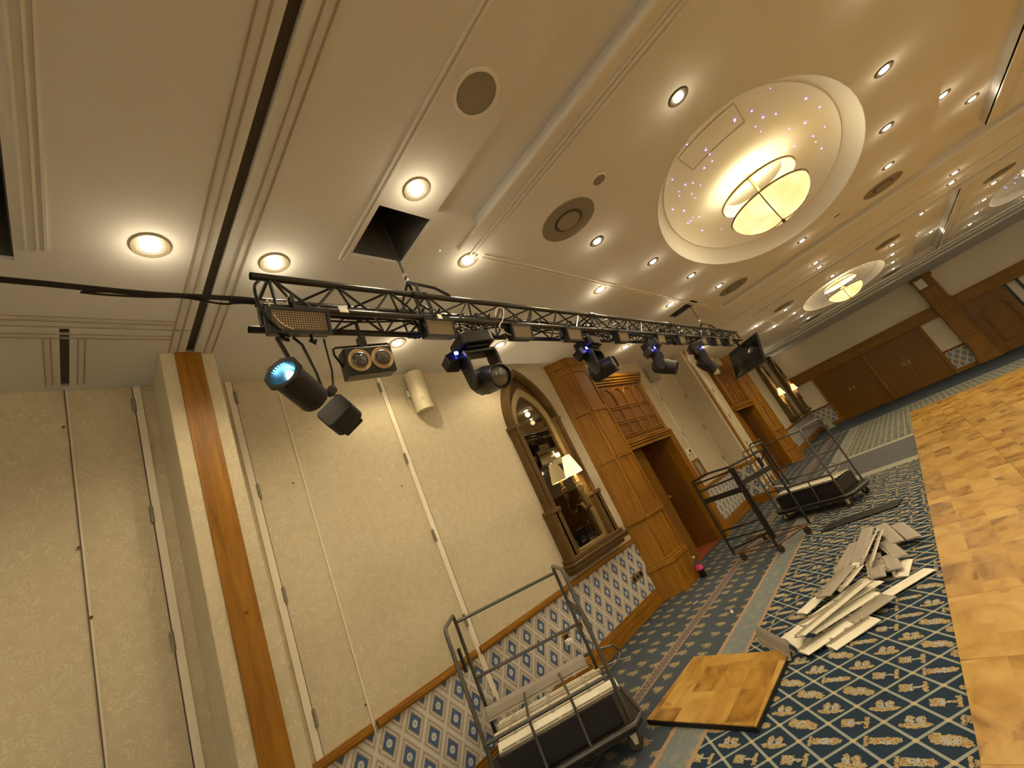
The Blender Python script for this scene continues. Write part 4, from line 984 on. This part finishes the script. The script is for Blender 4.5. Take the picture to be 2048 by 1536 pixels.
def plank(loc, L, W_, rz, label, mat='profile_grey', pitch=0., roll=0., ribs=True, group=None, name='ramp_edge_strip', th=.012):
    T = thing(name, label, 'edging strip', loc, rz, group); T.rotation_euler = (roll, pitch, rz)
    p = MB(); p.prism([(-W_ / 2, 0), (W_ / 2, 0), (W_ / 2, th * .35), (W_ / 2 - .03, th), (-W_ / 2 + .008, th), (-W_ / 2, th * .7)], L, Matrix(((0, 0, 1, -L / 2), (1, 0, 0, 0), (0, 1, 0, 0), (0, 0, 0, 1))))
    obj('plate', p, mat, T)
    if ribs:
        r_ = MB(); r_.box((-L / 2, -W_ / 2, 0), (L / 2, -W_ / 2 + .010, .024)); r_.box((-L / 2 + .02, -W_ / 2 + .022, th), (L / 2 - .02, -W_ / 2 + .028, .019))
        for q_ in (-.35, 0, .35): r_.box((q_ * L - .012, -W_ / 2 - .006, .006), (q_ * L + .012, -W_ / 2 + .016, .030))
        obj('locking_rib', r_, 'profile_edge', T)
    return T
# strips lying in trolley one
u_ = Vector((math.cos(ang1), math.sin(ang1), 0)); v_ = Vector((math.sin(ang1), -math.cos(ang1), 0)); O1 = Vector((.13, 2.17, 0))
for k, (a, b_, z, L_, mat, rl) in enumerate(((.42, .08, .45, .84, 'profile_grey', 1.35), (.47, .16, .375, .80, 'profile_white', .05), (.48, .23, .385, .84, 'profile_white', 0), (.47, .30, .39, .80, 'profile_white', -.04), (.46, .38, .39, .84, 'profile_white', .05), (.47, .46, .38, .80, 'profile_white', 0), (.50, .545, .37, .88, 'profile_white', .5))):
    p = O1 + u_ * a + v_ * b_
    plank((p.x, p.y, z), L_, .095, ang1, ('grey strip standing at the rear of the near trolley load' if k == 0 else '%s pale strip from the wall side in the near trolley load' % ORD(k - 1)), mat, 0, rl, True, 'strips loaded on the near trolley')
t2 = trolley((1.33, 8.02), math.radians(-19), 1.0, .60, 'second tube steel trolley with pale strips, behind the black cage frame', T=1.15)
O2 = Vector((1.33, 8.02, 0)); a2 = math.radians(-19); u2 = Vector((math.cos(a2), math.sin(a2), 0)); v2 = Vector((math.sin(a2), -math.cos(a2), 0))
for k in range(5):
    p = O2 + u2 * (.5 + .008 * k) + v2 * (.09 + .108 * k); plank((p.x, p.y, .362 + .004 * k), .88, .105, a2, '%s pale strip from the rear in the far trolley load' % ORD(k), 'profile_white', 0, .05 * k, True, 'strips loaded on the far trolley')
p = O2 + u2 * .12 + v2 * .30; plank((p.x, p.y, .43), .32, .12, a2 + 1.2, 'short white strip leaning on the left of the far trolley load', 'profile_white', .4, 0, False)
# small upright hoop frame standing behind the second trolley
t = thing('hoop_frame', 'bare black tube hoop with a diagonal strap behind the cage frame', 'frame', (.95, 8.55, 0), math.radians(-19))
mb = MB(); mb.tube([(0, 0, .02), (0, 0, 1.10), (.02, 0, 1.15), (.06, 0, 1.17), (.20, 0, 1.17), (.24, 0, 1.15), (.26, 0, 1.10), (.26, 0, .02)], .012, 8); obj('hoop', mb, 'cage_black', t, smooth=True)
obj('strap', MB().tube([(0, 0, .80), (.26, 0, 1.0)], .010, 6).tube([(0, 0, .3), (.26, 0, .3)], .010, 6), 'cage_black', t)
# black nesting cage
A_ = Vector((.80, 6.02, 0)); B2 = Vector((1.40, 5.86, 0)); C2 = Vector((1.70, 6.44, 0)); D2 = Vector((1.06, 6.62, 0)); T3 = 1.14
t = thing('roll_cage', 'empty black roll cage frame with crossed rusty base bars', 'trolley', (A_.x, A_.y, 0))
Lc = lambda p, z: (p.x - A_.x, p.y - A_.y, z)
for p, m_ in ((A_, .018), (B2, .018), (C2, .018)): obj('post', MB().tube([Lc(p, .10), Lc(p, T3)], m_, 8), 'cage_black', t)
Bm = B2 + (C2 - B2) * .05
mb = MB(); 
for f_ in (.035,): mb.cbox((0, 0, 0), (.075, .024, T3 - .22), Matrix.Translation(Lc(B2 + (A_ - B2) * -.035, (T3 - .06) / 2 + .12)) @ Matrix.Rotation(-.25, 4, 'Z'))
obj('wide_post', mb, 'cage_black', t)
mb = MB(); mb.tube([Lc(A_, T3 - .005), Lc(A_ + (B2 - A_) * .5, T3 + .022), Lc(B2, T3), Lc(C2, T3)], .014, 8); mb.tube([Lc(A_, T3 - .05), Lc(B2, T3 - .05)], .012, 6); obj('top_rail', mb, 'cage_black', t)
mb = MB(); 
for z, z2 in ((.98, 1.0), (.30, .32), (.42, .44), (.17, .27)): obj('side_bar', MB().tube([Lc(A_, z), Lc(B2, z2)], .012, 6), 'cage_black', t)
def flat(p, q_, z, w_=.055):
    p = Vector(Lc(p, z)); q_ = Vector(Lc(q_, z)); d = q_ - p; c = (p + q_) / 2
    return MB(Matrix.Translation(c) @ Matrix.Rotation(math.atan2(d.y, d.x), 4, 'Z')).cbox((0, 0, 0), (d.length, .016, w_ * 1.2))
obj('flat_bar', flat(A_, B2, .84), 'cage_black', t); obj('flat_bar', flat(B2, C2, .90, .05), 'cage_black', t)
mb = MB()
for p, q_ in ((A_, B2), (B2, C2), (C2, D2), (D2, A_), (A_, C2), (B2, D2)): mb.tube([Lc(p, .11), Lc(q_, .11)], .011, 6)
mb.tube([Lc(A_ + (D2 - A_) * .5, .17), Lc((A_ + C2) / 2, .20), Lc(C2 + (B2 - C2) * .3, .16)], .012, 6); obj('base_frame', mb, 'cage_rust', t)
for p in (A_ + Vector((.08, .03, 0)), B2 + Vector((.0, .06, 0)), C2 + Vector((-.06, -.03, 0)), D2):
    cs = MB(); cs.cbox((*Lc(p, 0)[:2], .085), (.03, .045, .05)); k = obj('caster_fork', cs, 'cage_rust', t)
    pp = Lc(p, 0); wh = MB(Matrix(((1, 0, 0, pp[0]), (0, 0, 1, pp[1] - .012), (0, 1, 0, .046), (0, 0, 0, 1)))).lathe([(0, 0), (.042, 0), (.046, .006), (.046, .018), (.042, .024), (0, .024)], 16); obj('wheel', wh, 'rubber', k, smooth=True)

# ------------------------------------------------------------------ floor: strips, tiles, litter
PILE = [(1.817,3.564,.050,.52,-50.5,'g',1.15,'grey strip standing on edge at the camera end of the pile'),
(2.147,4.365,.050,.86,-113,'w',0,'long white strip along the left side of the pile'),(2.140,4.011,.030,.86,-126,'w',0,'white strip under the left of the pile'),
(2.290,3.915,.080,.70,-127.7,'w',.1,'pale strip on top in the middle of the pile'),(2.267,3.792,.104,.74,-120,'w',.3,'topmost strip with a bright ribbed edge'),
(2.300,3.803,.066,.62,-124,'w',0,'pale ribbed strip below the topmost one'),(2.212,3.571,.028,.48,-126.6,'w',0,'wide pale strip at the camera side of the pile'),
(2.347,3.587,.012,.37,-132,'w',0,'white strip flat on the carpet right of the pile'),(2.674,4.238,.020,.42,-128.7,'w',0,'lone pale strip pointing to the dance floor'),
(2.452,3.853,.035,.36,-129,'g',.1,'grey strip at the right edge of the pile'),(2.440,5.041,.090,.80,-93.6,'w',.8,'ribbed strip on its side at the far end, left one'),
(2.494,4.916,.092,.74,-94,'w',.8,'ribbed strip on its side at the far end, right one'),(2.343,5.239,.060,.80,-95,'g',0,'broad grey strip at the far end, left of the ribbed pair'),
(2.204,5.094,.028,.74,-95,'g',0,'outermost grey strip at the far left of the pile'),(2.560,5.368,.062,.60,-77,'g',0,'grey strip at the far tip, left of two'),
(2.686,5.378,.045,.62,-77,'g',0,'grey strip at the far tip, right of two'),(2.583,4.942,.050,.50,-74.6,'g',.1,'grey strip fanned out below the far tip'),
(2.580,4.619,.050,.30,-81,'g',0,'short grey strip fanned out at the right middle'),(2.475,4.595,.062,.56,-84,'g',0,'grey strip under the fan of the pile'),
(2.648,4.548,.012,.30,-97.6,'w',0,'white scrap strip on the carpet at the right middle'),(2.207,4.388,.076,.60,-102,'g',.1,'grey strip across the narrow waist of the pile'),
(2.339,4.316,.098,.36,-105,'w',.5,'short ribbed strip on top of the waist')]
for k, (x, y, z, L_, dg, m_, rl, lab) in enumerate(PILE):
    plank((x, y, z), L_ * 1.06, .115 if m_ == 'g' else .095, math.radians(dg), lab, 'profile_white' if m_ == 'w' else 'profile_grey', .02 * ((k * 7) % 5 - 2), rl, k not in (1, 2, 8, 12, 13, 14, 15), 'loose ramp edge strips heaped on the carpet')
t = thing('cut_corner_piece', 'small white triangular corner piece at the tile edge', 'edging strip', (2.02, 3.43, .02)); obj('plate', MB().prism([(0, 0), (.055, .10), (-.09, .11)], .012, Matrix.Rotation(.35, 4, 'X')), 'profile_white', t)
for k in range(4):
    plank((2.20 + .015 * k, 6.42 + .07 * k, .008), .84, .07, math.radians(13), '%s black ribbed strip from the camera of the four on the carpet by the trolley' % ORD(k), 'rubber' if False else 'dark_plastic', 0, 0, False, 'black ribbed strips on the carpet')
# laid dance floor of square panels
pan = None; TW, TL = .752, .748
for i in range(7):
    for j in range(27):
        x = 2.885 + TW * (i + .5); y = 15.08 - TL * (j + .5)
        if pan is None:
            pm = MB(); pm.box((-TW / 2 + .001, -TL / 2 + .001, 0), (TW / 2 - .001, TL / 2 - .001, .022)); pan = obj('dance_floor_panel', pm, 'dance_parquet', bev=.0015); o = pan
        else: o = pan.copy(); C.objects.link(o)
        o.location = (x, y, 0)
        tag(o, 'dance floor panel, row %s from the far end, column %s from the blue carpet' % (('one', 'two', 'three', 'four', 'five', 'six', 'seven', 'eight', 'nine', 'ten', 'eleven', 'twelve', 'thirteen', 'fourteen', 'fifteen', 'sixteen', 'seventeen', 'eighteen', 'nineteen', 'twenty', 'twenty-one', 'twenty-two', 'twenty-three', 'twenty-four', 'twenty-five', 'twenty-six', 'twenty-seven')[j], ('one', 'two', 'three', 'four', 'five', 'six', 'seven')[i]), 'floor panel', 'laid wooden dance floor panels')
tp = [(1.14, 3.54), (1.96, 3.44), (1.92, 2.61), (1.09, 2.72)]; cx = sum(p[0] for p in tp) / 4; cy = sum(p[1] for p in tp) / 4
t = thing('loose_floor_panel', 'single loose square parquet panel lying on the blue carpet', 'floor panel', (cx, cy, .002))
pp = [(a - cx, b_ - cy) for a, b_ in tp]
obj('backing', MB().prism(pp, .026), 'dark_plastic', t)
obj('parquet_top', MB(Matrix.Translation((0, 0, .026))).prism([(a * .997, b_ * .997) for a, b_ in pp], .006), 'dance_parquet', t)
t = thing('drink_bottle', 'clear plastic bottle of dark drink with a pink label by the pilaster', 'bottle', (.37, 5.80, 0))
obj('bottle_body', MB().lathe([(.0, .0), (.040, .0), (.044, .01), (.044, .17), (.036, .20), (.016, .235), (.014, .26), (.0, .26)], 20), 'clear_plastic', t, smooth=True)
obj('dark_drink', MB().lathe([(.0, .004), (.040, .006), (.041, .115), (.0, .116)], 20), 'cola', t, smooth=True)
obj('pink_label', MB().lathe([(.0446, .10), (.0446, .165)], 20), 'pink_label', t, smooth=True)
obj('cap', MB().lathe([(.016, .255), (.016, .275), (.0, .277)], 14), 'white_plastic', t, smooth=True)
for k, (x, y, r_, lab) in enumerate(((.60, 4.89, .6, 'tiny curled paper scrap nearer the wall'), (1.20, 4.41, 2.0, 'tiny white paper scrap near the pale carpet strip'))):
    o = obj('paper_scrap', MB(Matrix.Rotation(r_, 4, 'Z')).add([(-.035, 0, .004), (0, .012, .004), (.035, .006, .012), (.03, -.01, .01), (0, -.008, .004), (-.03, -.014, .004)], [(0, 1, 4, 5), (1, 2, 3, 4)]), 'white_plastic'); o.location = (x, y, 0)
    tag(o, lab, 'litter')
    o.modifiers.new('solid', 'SOLIDIFY').thickness = .002
